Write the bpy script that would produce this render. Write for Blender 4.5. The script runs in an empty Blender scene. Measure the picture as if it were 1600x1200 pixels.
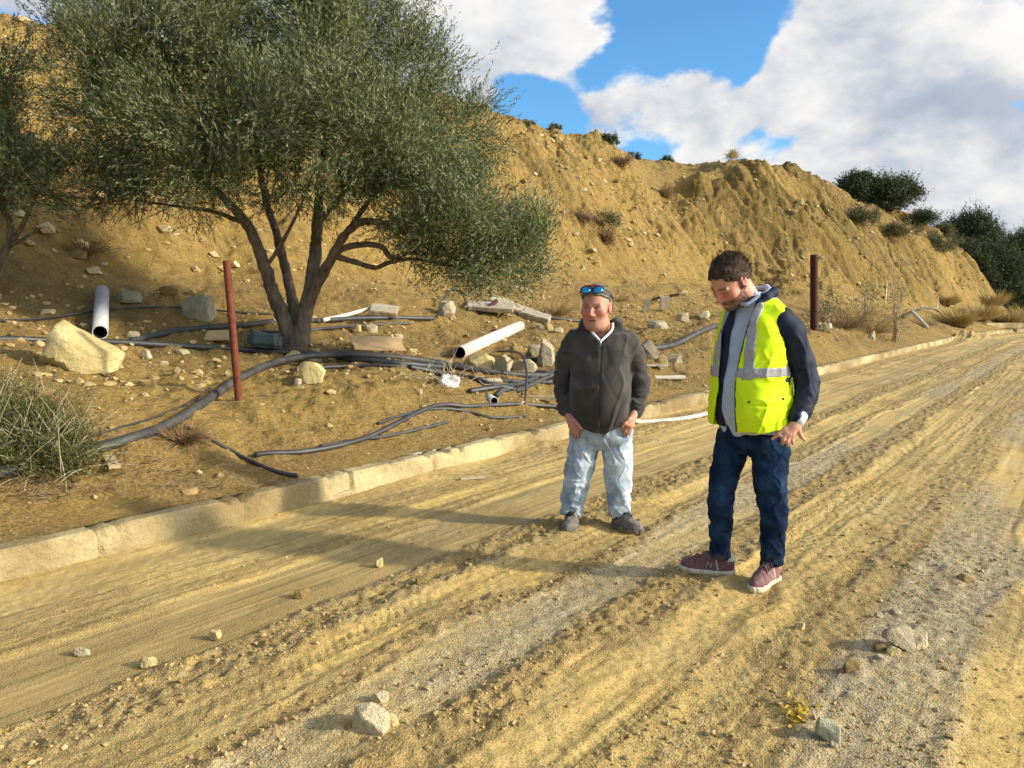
import bpy, bmesh, math, random
import numpy as np
from mathutils import Vector, Matrix
R = math.radians
SC = bpy.context.scene
COL = SC.collection
random.seed(7); RNG = np.random.default_rng(11)

# ------------------------------------------------------------ camera
CAM_H = 1.55
F_PX, IW, IH, HORIZON = 1209.0, 1600.0, 1200.0, 475.0
PITCH = math.atan((IH/2 - HORIZON)/F_PX)
cd = bpy.data.cameras.new('camera')
cd.sensor_width = 36.0; cd.lens = 36.0*F_PX/IW; cd.clip_start = 0.05; cd.clip_end = 3000
cam = bpy.data.objects.new('camera', cd); COL.objects.link(cam)
cam.location = (0, 0, CAM_H); cam.rotation_euler = (math.pi/2 - PITCH, 0, 0)
SC.camera = cam

# ------------------------------------------------------------ light and exposure
SUN_AZ = math.atan2(0.974, -0.228)        # clockwise from +Y: the sun stands to the right, a little behind the camera
SUN_EL = R(22)
sd = bpy.data.lights.new('sun', 'SUN'); sd.energy = 3.1; sd.angle = R(2.2); sd.color = (1.0, 0.91, 0.73)
sun = bpy.data.objects.new('sun', sd); COL.objects.link(sun)
to_sun = Vector((math.sin(SUN_AZ)*math.cos(SUN_EL), math.cos(SUN_AZ)*math.cos(SUN_EL), math.sin(SUN_EL)))
sun.rotation_euler = to_sun.to_track_quat('Z', 'Y').to_euler()
SC.view_settings.view_transform = 'Standard'; SC.view_settings.look = 'None'
SC.view_settings.gamma = 1.0; SC.view_settings.exposure = 0.94

def pix_dir(px, py):
    x = (px - IW/2)/F_PX; y = (IH/2 - py)/F_PX
    c, s = math.cos(PITCH), math.sin(PITCH)
    v = np.array([x, c + y*s, -s + y*c]); return v/np.linalg.norm(v)

def build_world():
    w = bpy.data.worlds.new('World'); SC.world = w; w.use_nodes = True
    nt = w.node_tree; nt.nodes.clear(); N = nt.nodes.new; L = nt.links.new
    def math_(op, a, b=None, clamp=False):
        n = N('ShaderNodeMath'); n.operation = op; n.use_clamp = clamp
        for i, q in enumerate((a, b)):
            if q is None: continue
            if isinstance(q, (int, float)): n.inputs[i].default_value = q
            else: L(q, n.inputs[i])
        return n.outputs[0]
    def mrange(val, a, b, c=0.0, d=1.0):
        n = N('ShaderNodeMapRange'); n.interpolation_type = 'SMOOTHSTEP'
        L(val, n.inputs[0])
        for i, q in enumerate((a, b, c, d)): n.inputs[1+i].default_value = q
        return n.outputs[0]
    tc = N('ShaderNodeTexCoord')
    sky = N('ShaderNodeTexSky'); sky.sky_type = 'NISHITA'; sky.sun_disc = False
    sky.sun_elevation = SUN_EL; sky.sun_rotation = SUN_AZ; sky.air_density = 1.0; sky.dust_density = 0.6; sky.ozone_density = 2.0
    def density(shift):
        mp = N('ShaderNodeMapping'); mp.inputs['Scale'].default_value = (1.0, 1.0, 1.7); mp.inputs['Location'].default_value = shift
        L(tc.outputs['Generated'], mp.inputs['Vector'])
        n1 = N('ShaderNodeTexNoise'); n1.inputs['Scale'].default_value = 6.0; n1.inputs['Detail'].default_value = 10
        n1.inputs['Roughness'].default_value = 0.58; n1.inputs['Distortion'].default_value = 0.15
        L(mp.outputs[0], n1.inputs['Vector'])
        n2 = N('ShaderNodeTexNoise'); n2.inputs['Scale'].default_value = 2.1; n2.inputs['Detail'].default_value = 2
        L(mp.outputs[0], n2.inputs['Vector'])
        return math_('ADD', math_('MULTIPLY', n1.outputs[0], 2.3), math_('MULTIPLY', n2.outputs[0], 0.6))
    d0 = density((0.3, 0.1, 0.2)); d1 = density((0.3+0.05, 0.1-0.02, 0.2+0.085))
    # where the cloud banks stand and where the blue shows, as directions in the sky
    blobs = [(770, 60, .17, .40), (890, 30, .10, .42), (720, 150, .07, .25), (1010, 150, .12, .42), (1090, 110, .07, .25), (930, 210, .07, .15), (1230, 70, .10, .36), (1480, 110, .24, .33), (1350, 40, .10, .22),
             (1400, 220, .22, .28), (1100, 200, .09, .22), (1190, 160, .05, .25), (1560, 300, .2, .3), (60, 20, .25, .2), (1250, 230, .1, .2),
             (990, 85, .09, -.50), (1080, 20, .12, -.62), (1150, 70, .06, -.42), (830, 205, .10, -.62), (795, 140, .06, -.32), (900, 120, .05, -.25), (1205, 15, .05, -.35), (1000, 262, .08, -.55), (1180, 225, .07, -.32), (1060, 235, .05, -.2), (925, 25, .022, -.35), (940, 110, .05, -.3), (840, 130, .03, -.2), (1170, 110, .03, -.25)]
    acc = d0
    for px, py, rad, amt in blobs:
        d = pix_dir(px, py); vm = N('ShaderNodeVectorMath'); vm.operation = 'DISTANCE'
        L(tc.outputs['Generated'], vm.inputs[0]); vm.inputs[1].default_value = tuple(d)
        acc = math_('ADD', acc, mrange(vm.outputs['Value'], 0.0, rad, amt, 0.0))
    mask = mrange(acc, 1.40, 1.66)
    lit = mrange(math_('SUBTRACT', d0, d1), -0.50, 0.56)
    deep = mrange(acc, 1.55, 2.3)
    lit2 = math_('SUBTRACT', math_('ADD', math_('MULTIPLY', lit, 1.0), 0.16), math_('MULTIPLY', deep, 0.30), True)
    cc = N('ShaderNodeMix'); cc.data_type = 'RGBA'; L(lit2, cc.inputs['Factor'])
    cc.inputs[6].default_value = (1.9, 2.2, 2.75, 1); cc.inputs[7].default_value = (4.6, 4.5, 4.35, 1)
    # bright cloud glow added round the sun, out of view, for soft fill light
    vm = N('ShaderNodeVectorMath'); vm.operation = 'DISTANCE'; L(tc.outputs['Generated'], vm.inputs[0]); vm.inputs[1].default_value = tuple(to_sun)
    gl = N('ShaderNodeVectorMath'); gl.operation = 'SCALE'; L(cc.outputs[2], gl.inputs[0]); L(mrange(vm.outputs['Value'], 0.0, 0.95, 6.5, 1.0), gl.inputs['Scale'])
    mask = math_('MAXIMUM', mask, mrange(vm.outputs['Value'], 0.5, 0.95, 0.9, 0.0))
    tint = N('ShaderNodeMix'); tint.data_type = 'RGBA'; tint.blend_type = 'MULTIPLY'; tint.inputs['Factor'].default_value = 1.0
    L(sky.outputs[0], tint.inputs[6]); tint.inputs[7].default_value = (0.46, 0.82, 1.04, 1)
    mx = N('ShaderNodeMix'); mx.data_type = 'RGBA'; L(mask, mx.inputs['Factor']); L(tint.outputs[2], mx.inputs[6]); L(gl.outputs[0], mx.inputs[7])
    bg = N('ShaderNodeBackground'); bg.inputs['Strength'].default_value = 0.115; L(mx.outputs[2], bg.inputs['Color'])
    out = N('ShaderNodeOutputWorld'); L(bg.outputs[0], out.inputs['Surface'])
build_world()

# ------------------------------------------------------------ object helpers
def tag(o, label=None, cat=None, group=None, kind=None):
    if label: o['label'] = label
    if cat: o['category'] = cat
    if group: o['group'] = group
    if kind: o['kind'] = kind
    return o
def link(name, me, mat=None, parent=None):
    o = bpy.data.objects.new(name, me); COL.objects.link(o)
    if mat: me.materials.append(mat)
    if parent is not None: o.parent = parent
    return o
def empty(name, loc, rz=0.0):
    o = bpy.data.objects.new(name, None); COL.objects.link(o); o.location = loc; o.rotation_euler = (0, 0, rz); o.empty_display_size = .1
    return o
def np_mesh(name, V, Fq, smooth=True, cols=None, tri=False):
    V = np.asarray(V, np.float32); Fq = np.asarray(Fq, np.int32); n = Fq.shape[1]
    me = bpy.data.meshes.new(name)
    me.vertices.add(len(V)); me.vertices.foreach_set('co', V.ravel())
    me.loops.add(Fq.size); me.loops.foreach_set('vertex_index', Fq.ravel())
    me.polygons.add(len(Fq)); me.polygons.foreach_set('loop_start', np.arange(0, Fq.size, n, dtype=np.int32))
    me.polygons.foreach_set('use_smooth', np.full(len(Fq), smooth))
    me.update(calc_edges=True)
    if cols is not None:
        for cn, c in cols.items():
            c = np.asarray(c, np.float32)
            if c.ndim == 1: c = np.stack([c]*3, 1)
            if c.shape[1] == 3: c = np.concatenate([c, np.ones((len(c), 1), np.float32)], 1)
            at = me.color_attributes.new(cn, 'FLOAT_COLOR', 'POINT'); at.data.foreach_set('color', c.astype(np.float32).ravel())
    return me

# ------------------------------------------------------------ noise
def _hash(ix, iy, iz, seed):
    h = (ix.astype(np.uint32)*np.uint32(374761393) + iy.astype(np.uint32)*np.uint32(668265263) + iz.astype(np.uint32)*np.uint32(2147483647) + np.uint32(seed*974711 % 4294967291))
    h ^= h >> np.uint32(13); h *= np.uint32(1274126177); h ^= h >> np.uint32(16); h *= np.uint32(2246822519); h ^= h >> np.uint32(15)
    return h.astype(np.float32)*np.float32(2.0/4294967295.0) - np.float32(1)
def _fade(t): return t*t*t*(t*(t*6-15)+10)
def noise2(x, y, seed=0):
    x = np.asarray(x, np.float64); y = np.asarray(y, np.float64)
    x, y = np.broadcast_arrays(x, y)
    fx = np.floor(x); fy = np.floor(y); tx = _fade(x-fx).astype(np.float32); ty = _fade(y-fy).astype(np.float32)
    ix = fx.astype(np.int64); iy = fy.astype(np.int64); z = np.zeros_like(ix)
    a = _hash(ix, iy, z, seed); b = _hash(ix+1, iy, z, seed); c = _hash(ix, iy+1, z, seed); d = _hash(ix+1, iy+1, z, seed)
    return (a*(1-tx)+b*tx)*(1-ty) + (c*(1-tx)+d*tx)*ty
def noise3(x, y, z, seed=0):
    x, y, z = np.broadcast_arrays(np.asarray(x, np.float64), np.asarray(y, np.float64), np.asarray(z, np.float64))
    fx, fy, fz = np.floor(x), np.floor(y), np.floor(z)
    tx, ty, tz = _fade(x-fx), _fade(y-fy), _fade(z-fz)
    ix, iy, iz = fx.astype(np.int64), fy.astype(np.int64), fz.astype(np.int64)
    def pl(k):
        a = _hash(ix, iy, iz+k, seed); b = _hash(ix+1, iy, iz+k, seed); c = _hash(ix, iy+1, iz+k, seed); d = _hash(ix+1, iy+1, iz+k, seed)
        return (a*(1-tx)+b*tx)*(1-ty) + (c*(1-tx)+d*tx)*ty
    return pl(0)*(1-tz) + pl(1)*tz
def fbm2(x, y, octv=4, seed=0, gain=.5, lac=2.03):
    s = 0; a = 1.0
    for k in range(octv):
        s = s + a*noise2(np.asarray(x)*lac**k + 17.3*k, np.asarray(y)*lac**k - 9.1*k, seed+k); a *= gain
    return s
def fbm3(x, y, z, octv=3, seed=0, gain=.5):
    s = 0; a = 1.0
    for k in range(octv):
        s = s + a*noise3(x*2.03**k, y*2.03**k, z*2.03**k, seed+k); a *= gain
    return s
def sstep(x, a, b):
    t = np.clip((x-a)/(b-a), 0, 1); return t*t*(3-2*t)
def band(x, a, b, e=.06): return sstep(x, a-e, a+e)*(1-sstep(x, b-e, b+e))

# ------------------------------------------------------------ terrain
RA = math.atan2(915.0, 1209.0)                     # the road runs off 37 degrees to the right
D = np.array([math.sin(RA), math.cos(RA)]); NRM = np.array([-D[1], D[0]])
VK, KERB_W, KERB_H = 4.78, 0.17, 0.185
def vkerb(u): return VK - 0.0055*np.clip(u-36, 0, 45)**2
def to_uw(x, y):
    u = x*D[0]+y*D[1]; v = x*NRM[0]+y*NRM[1]; return u, v-vkerb(u)
def from_uw(u, w):
    v = w + vkerb(u); return u*D[0]+v*NRM[0], u*D[1]+v*NRM[1]
_KN = [  # along the road: profile of the bank behind the kerb as (distance behind kerb, height)
 (-30, [(.16,.19),(.9,.32),(1.8,.75),(4,1.05),(7.4,2.1),(9.4,4.1),(12.6,6.8),(40,7.2)]),
 (0,   [(.16,.19),(.85,.30),(1.8,.72),(4,1.03),(7.4,2.1),(9.4,4.1),(12.6,6.8),(40,7.2)]),
 (3.5, [(.16,.19),(.55,.30),(1.35,.66),(4,1.05),(7.2,2.1),(9.4,4.2),(12.8,6.9),(40,7.4)]),
 (8,   [(.16,.19),(.5,.27),(1.2,.55),(4,1.0),(7.2,2.15),(9.4,4.3),(13.0,7.2),(40,7.8)]),
 (14,  [(.16,.19),(.5,.28),(1.3,.6),(4,1.1),(7.2,2.3),(9.6,4.6),(13.3,7.9),(40,8.6)]),
 (20,  [(.16,.19),(.4,.40),(1.0,.84),(4,1.25),(7.2,2.4),(9.8,5.0),(13.4,8.45),(40,9)]),
 (26,  [(.16,.19),(.5,.36),(1.3,.8),(4,1.4),(7.0,2.4),(9.6,5.0),(13.2,8.7),(40,9)]),
 (31,  [(.16,.19),(.5,.33),(1.2,.7),(3.2,1.3),(6.0,2.3),(8.4,4.9),(12.0,8.7),(40,9)]),
 (36.5,[(.16,.19),(.5,.33),(1.2,.6),(2.4,1.0),(3.9,1.7),(6.4,5.2),(9.9,8.85),(40,9)]),
 (40,  [(.16,.19),(.5,.33),(1.1,.55),(2.0,.9),(3.2,1.6),(5.8,5.2),(9.1,8.85),(40,9)]),
 (47,  [(.16,.19),(.5,.33),(1.0,.5),(1.8,.8),(2.8,1.4),(5.4,5.3),(8.6,8.4),(40,9)]),
 (55,  [(.16,.19),(.5,.33),(1.0,.5),(1.7,.75),(2.5,1.3),(4.3,4.8),(8.2,7.6),(40,9)]),
 (58,  [(.16,.19),(.5,.3),(1.0,.45),(1.7,.7),(2.6,1.2),(4.4,4.3),(8.4,6.8),(40,9)]),
 (60,  [(.16,.19),(.5,.3),(1.0,.4),(1.8,.6),(3.4,1.1),(5.4,3.2),(8.6,6.9),(40,8)]),
 (66,  [(.16,.19),(.5,.3),(1.0,.4),(1.8,.6),(3.8,1.2),(5.5,3.6),(7.6,6.3),(40,7.5)]),
 (82,  [(.16,.19),(.5,.3),(1.0,.4),(1.8,.6),(3.8,1.0),(6.4,2.6),(10,4.0),(40,6)]),
 (400, [(.16,.19),(.5,.3),(1.0,.4),(1.8,.6),(3.2,1.0),(6.4,1.6),(10,3.0),(40,5)]),
]
_KU = np.array([k[0] for k in _KN], float); _KW = np.array([[p[0] for p in k[1]] for k in _KN]); _KZ = np.array([[p[1] for p in k[1]] for k in _KN])
def bank_base(u, w):
    W = [np.interp(u, _KU, _KW[:, j]) for j in range(8)]; Z = [np.interp(u, _KU, _KZ[:, j]) for j in range(8)]
    z = np.full(np.shape(w), 0.19)
    for j in range(7):
        t = (w-W[j])/(W[j+1]-W[j]); z = np.where(t > 0, Z[j] + (Z[j+1]-Z[j])*np.clip(t, 0, 1), z)
    return z, W
def bank(u, w, fine=True):
    u = np.asarray(u, float); w = np.asarray(w, float)
    z = 0; W = None
    for du, dw, k in ((0,0,.4),(.9,.12,.15),(-.9,-.12,.15),(.4,-.25,.15),(-.4,.25,.15)):
        a, W_ = bank_base(u+du*1.2, w+dw*np.clip(w*.6, .15, 2.2)); z = z + k*a
        if W is None: W = W_
    steep = sstep(w, W[4]-.5, W[4]+1.2)*(1-sstep(w, W[6]-.3, W[6]+2.5))
    past = sstep(w, .22, .9)
    # lumps and small heaps on the verge
    z = z + past*(.10*fbm2(u*.7, w*.7, 3, 3)*(1-.5*steep) + .035*fbm2(u*3.1, w*3.1, 3, 9))
    # rills running down the slope, broader hollows, broken crest
    warp = .9*fbm2(u*.35, w*.35, 2, 21)
    r1 = 1-np.abs(noise2(u*.55+warp, w*.13, 31)); r2 = 1-np.abs(noise2(u*1.5+warp*1.6, w*.33, 32)); r3 = 1-np.abs(noise2(u*4.2+warp*3, w*1.0, 33))
    rk = .45 + .55*sstep(u, 30, 36)
    z = z + steep*(rk*(-.62*r1**3 - .26*r2**3) - .09*r3**2 + .33 + .20*fbm2(u*.9, w*.9, 4, 41) + .3*fbm2(u*.22, w*.3, 2, 44))
    z = z + sstep(w, W[6]-1.2, W[6]+.5)*.17*fbm2(u*.45, w*.35, 4, 51, .6)
    # gully beside the spur
    gx = u-31.0-.30*(w-8); z = z - 2.3*np.exp(-(gx/np.where(gx < 0, 1.7, 4.6))**2)*sstep(w, 4.6, 7.5)*(1-sstep(w, 11.0, 14.5))
    ledge = z*1.9 + .6*fbm2(u*.3, w*.3, 2, 57); z = z + steep*.10*(np.abs((ledge % 1.0)-.5)*2-.5)*sstep(fbm2(u*.5, z*.7, 2, 58), -.1, .4)
    if fine: z = z + past*(.014*fbm2(u*9, w*9, 3, 61) + steep*(.06*fbm2(u*6, w*6, 3, 63) - .05*np.clip(1-np.abs(noise2(u*7+warp*3, w*1.8, 65))*2.2, 0, 1)))
    return z
def ground(x, y):
    u, w = to_uw(np.asarray(x, float), np.asarray(y, float))
    z = bank(u, w); z = np.where(w < KERB_W, KERB_H, z); return np.where(w < 0, 0.0, z)
_TS = np.concatenate([np.arange(1.5, 12, .01), np.arange(12, 90, .05)])
def pix(px, py, lift=0.0):
    """the point of the ground seen at this pixel of the photograph"""
    d = pix_dir(px, py); hx = d[0]*_TS; hy = d[1]*_TS; hz = CAM_H + d[2]*_TS
    g = ground(hx, hy); k = np.argmax(hz <= g)
    if k == 0: k = len(_TS)-1
    return Vector((hx[k], hy[k], g[k]+lift))
def at_depth(px, py, Y):
    d = pix_dir(px, py); t = Y/d[1]; return Vector((d[0]*t, Y, CAM_H + d[2]*t))
def px_size(p): return p.y/F_PX          # metres per photo pixel at that point
# ------------------------------------------------------------ materials
class NT:
    def __init__(s, name):
        s.m = bpy.data.materials.new(name); s.m.use_nodes = True; s.t = s.m.node_tree; s.t.nodes.clear()
        s.out = s.N('ShaderNodeOutputMaterial'); s.b = s.N('ShaderNodeBsdfPrincipled'); s.L(s.b.outputs[0], s.out.inputs['Surface'])
        s.b.inputs['Specular IOR Level'].default_value = .25
    def N(s, t): return s.t.nodes.new(t)
    def L(s, a, b): s.t.links.new(a, b)
    def set(s, sock, v):
        if hasattr(v, 'links') or isinstance(v, bpy.types.NodeSocket): s.L(v, sock)
        else: sock.default_value = v
    def co(s, kind='Object', scale=(1,1,1)):
        tc = s.N('ShaderNodeTexCoord'); mp = s.N('ShaderNodeMapping'); mp.inputs['Scale'].default_value = scale
        s.L(tc.outputs[kind], mp.inputs[0]); return mp.outputs[0]
    def noise(s, vec, scale, detail=4, rough=.55, dist=0.0):
        n = s.N('ShaderNodeTexNoise'); s.L(vec, n.inputs['Vector']); n.inputs['Scale'].default_value = scale
        n.inputs['Detail'].default_value = detail; n.inputs['Roughness'].default_value = rough; n.inputs['Distortion'].default_value = dist
        return n.outputs[0]
    def voro(s, vec, scale, feature='F1', out='Distance'):
        n = s.N('ShaderNodeTexVoronoi'); s.L(vec, n.inputs['Vector']); n.inputs['Scale'].default_value = scale; n.feature = feature; return n.outputs[out]
    def rng(s, v, a, b, c=0., d=1.):
        n = s.N('ShaderNodeMapRange'); s.L(v, n.inputs[0])
        for i, q in enumerate((a, b, c, d)): n.inputs[1+i].default_value = q
        return n.outputs[0]
    def mth(s, op, a, b=0.0, clamp=False):
        n = s.N('ShaderNodeMath'); n.operation = op; n.use_clamp = clamp; s.set(n.inputs[0], a); s.set(n.inputs[1], b); return n.outputs[0]
    def mix(s, f, a, b, mode='MIX'):
        n = s.N('ShaderNodeMix'); n.data_type = 'RGBA'; n.blend_type = mode; s.set(n.inputs['Factor'], f)
        for i, q in ((6, a), (7, b)): s.set(n.inputs[i], (q + (1,)) if isinstance(q, tuple) and len(q) == 3 else q)
        return n.outputs[2]
    def attr(s, name):
        n = s.N('ShaderNodeAttribute'); n.attribute_name = name; return n
    def sep(s, c):
        n = s.N('ShaderNodeSeparateColor'); s.L(c, n.inputs[0]); return n.outputs
    def bump(s, h, strength, dist, prev=None):
        n = s.N('ShaderNodeBump'); s.L(h, n.inputs['Height']); n.inputs['Strength'].default_value = strength; n.inputs['Distance'].default_value = dist
        if prev is not None: s.L(prev, n.inputs['Normal'])
        return n.outputs[0]
    def done(s, col, rough=.9, normal=None, **kw):
        s.set(s.b.inputs['Base Color'], (col + (1,)) if isinstance(col, tuple) and len(col) == 3 else col)
        s.set(s.b.inputs['Roughness'], rough)
        if normal is not None: s.L(normal, s.b.inputs['Normal'])
        for k, v in kw.items(): s.set(s.b.inputs[k.replace('_', ' ')], v)
        return s.m

def m_road():
    n = NT('muddy_road'); co = n.co(); a = n.sep(n.attr('Col').outputs['Color'])   # R asphalt showing, G clumpy brown mud, B damp film
    big = n.noise(co, 1.3, 5); mid = n.noise(co, 14, 5, .65); grit = n.noise(co, 95, 3, .7); spk = n.voro(co, 120)
    gold = n.mix(n.rng(mid, .3, .7), (.38, .24, .055), (.58, .395, .112))
    gold = n.mix(n.rng(big, .4, .65), gold, (.47, .33, .115))
    brown = n.mix(n.rng(mid, .3, .7), (.135, .082, .024), (.35, .225, .062))
    asp = n.mix(n.rng(spk, .15, .6), (.46, .40, .285), (.13, .112, .085))
    asp = n.mix(n.rng(mid, .42, .62), asp, (.42, .34, .19))
    c = n.mix(n.mth('MULTIPLY', a[1], n.rng(grit, .3, .6, .45, 1.0), True), gold, brown)
    ma = n.mth('MULTIPLY', a[0], n.rng(mid, .25, .55), True)
    c = n.mix(ma, c, asp)
    c = n.mix(n.rng(grit, .40, .66, 0.0, .6), c, n.mix(.5, c, (.66, .52, .27)))
    c = n.mix(n.rng(grit, .5, .36, 0.0, .72), c, n.mix(.7, c, (.09, .06, .028)))
    c = n.mix(n.mth('MULTIPLY', a[2], .75), c, n.mix(n.rng(big, .35, .65), (.27, .185, .07), (.38, .27, .105)))
    am = n.mth('ADD', n.mth('ADD', n.mth('MULTIPLY', a[0], .7), n.mth('MULTIPLY', a[1], .6)), .22, True)
    b1 = n.bump(n.mth('MULTIPLY', n.mth('ADD', grit, n.mth('MULTIPLY', spk, .6)), am), .85, .010)
    b2 = n.bump(n.mth('MULTIPLY', mid, n.mth('ADD', am, .2)), .6, .02, b1)
    return n.done(c, n.mth('SUBTRACT', .95, n.mth('MULTIPLY', a[2], .30)), b2)
def m_soil():
    n = NT('ochre_soil'); co = n.co(); at = n.attr('Col'); a = n.sep(at.outputs['Color'])   # R darker olive: spur flank's weak light painted in, slope streaks, G brown litter, B stony
    big = n.noise(co, .5, 4); mid = n.noise(co, 4.5, 7, .68); fine = n.noise(co, 38, 5, .72); spk = n.voro(co, 22)
    c = n.mix(n.rng(mid, .32, .68), (.34, .208, .055), (.57, .39, .112))
    c = n.mix(n.rng(big, .42, .62, 0., .7), c, n.mix(n.rng(mid, .35, .65), (.42, .25, .065), (.55, .36, .10)))
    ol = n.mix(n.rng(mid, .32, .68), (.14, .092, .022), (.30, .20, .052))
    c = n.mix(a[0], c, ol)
    br = n.mix(n.rng(fine, .35, .65), (.21, .13, .045), (.46, .30, .10))
    c = n.mix(n.mth('MULTIPLY', a[1], n.rng(mid, .28, .6, .5, 1.), True), c, br)
    st = n.mth('MULTIPLY', a[2], n.rng(spk, .30, .16), True)
    c = n.mix(n.mth('MULTIPLY', st, n.rng(fine, .4, .6), True), c, (.60, .50, .32))
    c = n.mix(n.rng(fine, .55, .30, 0., .55), c, n.mix(.6, c, (.09, .055, .02)))
    c = n.mix(n.rng(fine, .55, .75, 0., .5), c, n.mix(.6, c, (.68, .52, .25)))
    b1 = n.bump(fine, 1.0, .07); b2 = n.bump(mid, .9, .30, b1)
    return n.done(c, .95, b2)
def m_concrete(name, c1, c2, dirt=(.42, .29, .10), amt=.6, scale=9):
    n = NT(name); co = n.co(); m = n.noise(co, scale, 6, .65); f = n.noise(co, scale*9, 4, .7); b = n.noise(co, scale*.35, 3)
    c = n.mix(n.rng(m, .3, .7), c1, c2); c = n.mix(n.mth('MULTIPLY', n.rng(b, .38, .62), amt), c, dirt)
    c = n.mix(n.rng(f, .5, .3, 0., .5), c, n.mix(.6, c, (.10, .07, .04)))
    return n.done(c, .92, n.bump(f, .8, .02, n.bump(m, .7, .06)))
def m_simple(name, c1, c2, scale=12, rough=.8, bstr=.3, bdist=.01, detail=5, metallic=0.0, stretch=(1,1,1), spec=.25):
    n = NT(name); co = n.co('Object', stretch); m = n.noise(co, scale, detail, .6); f = n.noise(co, scale*6, 3, .6)
    c = n.mix(n.rng(m, .3, .7), c1, c2)
    n.b.inputs['Specular IOR Level'].default_value = spec
    return n.done(c, rough, n.bump(n.mth('ADD', m, n.mth('MULTIPLY', f, .4)), bstr, bdist), Metallic=metallic)
def m_leaf(name, top1, top2, under, trans=.18):
    n = NT(name); at = n.attr('Col'); a = n.sep(at.outputs['Color'])
    c = n.mix(a[0], top1, top2)
    g = n.N('ShaderNodeNewGeometry'); c = n.mix(g.outputs['Backfacing'], c, under)
    n.b.inputs['Specular IOR Level'].default_value = .18
    n.done(c, .6)
    tr = n.N('ShaderNodeBsdfTranslucent'); n.L(n.mix(.5, c, (.16, .18, .04)), tr.inputs['Color'])
    mx = n.N('ShaderNodeMixShader'); mx.inputs[0].default_value = trans
    n.L(n.b.outputs[0], mx.inputs[1]); n.L(tr.outputs[0], mx.inputs[2]); n.L(mx.outputs[0], n.out.inputs['Surface'])
    return n.m
def m_vcol(name, rough=.8, nscale=60, bstr=.25, bdist=.004, var=.12, sheen=0.0, spec=.25, sss=0.0, stretch=(1,1,1)):
    n = NT(name); co = n.co('Object', stretch); at = n.attr('Col'); f = n.noise(co, nscale, 4, .65); g = n.noise(co, nscale*.12, 3)
    c = n.mix(n.rng(f, .3, .7, 0, var), at.outputs['Color'], (0., 0., 0.)); c = n.mix(n.rng(g, .4, .7, 0, var), c, n.mix(1.0, c, (1.7, 1.65, 1.6), 'MULTIPLY'))
    n.b.inputs['Specular IOR Level'].default_value = spec
    if sheen: n.b.inputs['Sheen Weight'].default_value = sheen
    if sss: n.b.inputs['Subsurface Weight'].default_value = sss; n.b.inputs['Subsurface Radius'].default_value = (.012, .004, .002)
    return n.done(c, rough, n.bump(f, bstr, bdist))
M = dict(
 road=m_road(), soil=m_soil(),
 kerb=m_concrete('kerb_concrete', (.36,.285,.13), (.54,.45,.24), (.20,.135,.055), .9, 3.2),
 limestone=m_concrete('limestone', (.43,.35,.20), (.64,.55,.36), (.46,.34,.15), .45, 6),
 yellowstone=m_concrete('yellow_sandstone', (.44,.34,.14), (.60,.49,.235), (.42,.29,.10), .45, 5),
 greystone=m_concrete('grey_stone', (.30,.255,.165), (.50,.435,.30), (.38,.28,.13), .4, 7),
 mudclod=m_concrete('mud_clod', (.24,.15,.05), (.40,.27,.10), (.33,.22,.07), .5, 12),
 greenstone=m_concrete('greenish_stone', (.40,.385,.24), (.56,.53,.36), (.38,.30,.14), .4, 9),
 slab=m_concrete('broken_concrete', (.32,.28,.205), (.48,.43,.33), (.40,.29,.13), .5, 6),
 rust=m_simple('rusty_steel', (.085,.022,.011), (.18,.055,.024), 22, .85, .4, .004),
 darkrust=m_simple('dark_rusty_steel', (.035,.010,.008), (.075,.022,.014), 14, .8, .4, .006),
 black=m_simple('black_polyethylene', (.016,.016,.018), (.055,.05,.045), 6, .5, .15, .003, spec=.5),
 dusty=m_simple('dusty_black_pipe', (.016,.016,.017), (.075,.068,.058), 7, .6, .25, .004, spec=.4),
 pvc=m_simple('grey_pvc', (.40,.41,.40), (.56,.55,.50), 5, .55, .1, .003, spec=.4),
 palepipe=m_simple('dusty_white_pipe', (.50,.44,.35), (.66,.60,.50), 6, .65, .15, .003),
 hole=m_simple('pipe_inside', (.010,.009,.008), (.02,.018,.015), 10, .9),
 wood=m_simple('weathered_wood', (.34,.25,.14), (.52,.42,.26), 20, .85, .5, .006, stretch=(1,6,1)),
 board=m_simple('tan_board', (.50,.32,.14), (.60,.42,.21), 7, .85, .2, .004),
 tarp=m_simple('dark_green_plastic', (.022,.040,.040), (.05,.075,.072), 6, .45, .5, .02, spec=.45),
 whiteplastic=m_simple('white_plastic', (.62,.60,.56), (.78,.77,.74), 14, .5, .4, .01),
 bark=m_simple('olive_bark', (.075,.052,.034), (.25,.19,.13), 14, .95, 1.0, .04, stretch=(1,1,.35)),
 twig=m_simple('dry_twigs', (.16,.10,.055), (.34,.24,.14), 10, .9),
 stem=m_simple('pale_stems', (.32,.26,.15), (.50,.43,.28), 10, .9),
 stake=m_simple('pale_stake', (.55,.50,.40), (.68,.63,.52), 10, .85),
 olive=m_leaf('olive_leaf', (.034,.052,.014), (.150,.165,.052), (.20,.215,.115), .18),
 darkleaf=m_leaf('lentisk_leaf', (.016,.028,.010), (.055,.075,.024), (.06,.075,.035), .12),
 broom=m_leaf('broom_stem', (.040,.052,.014), (.17,.155,.048), (.11,.105,.036), .15),
 drygrass=m_leaf('dry_grass', (.34,.215,.075), (.56,.40,.165), (.44,.32,.13), .15),
 brush=m_leaf('dry_brush', (.16,.085,.035), (.30,.19,.085), (.24,.15,.07), .08),
 scrub=m_leaf('hill_scrub', (.07,.075,.03), (.20,.17,.07), (.16,.15,.07), .1),
)
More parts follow.
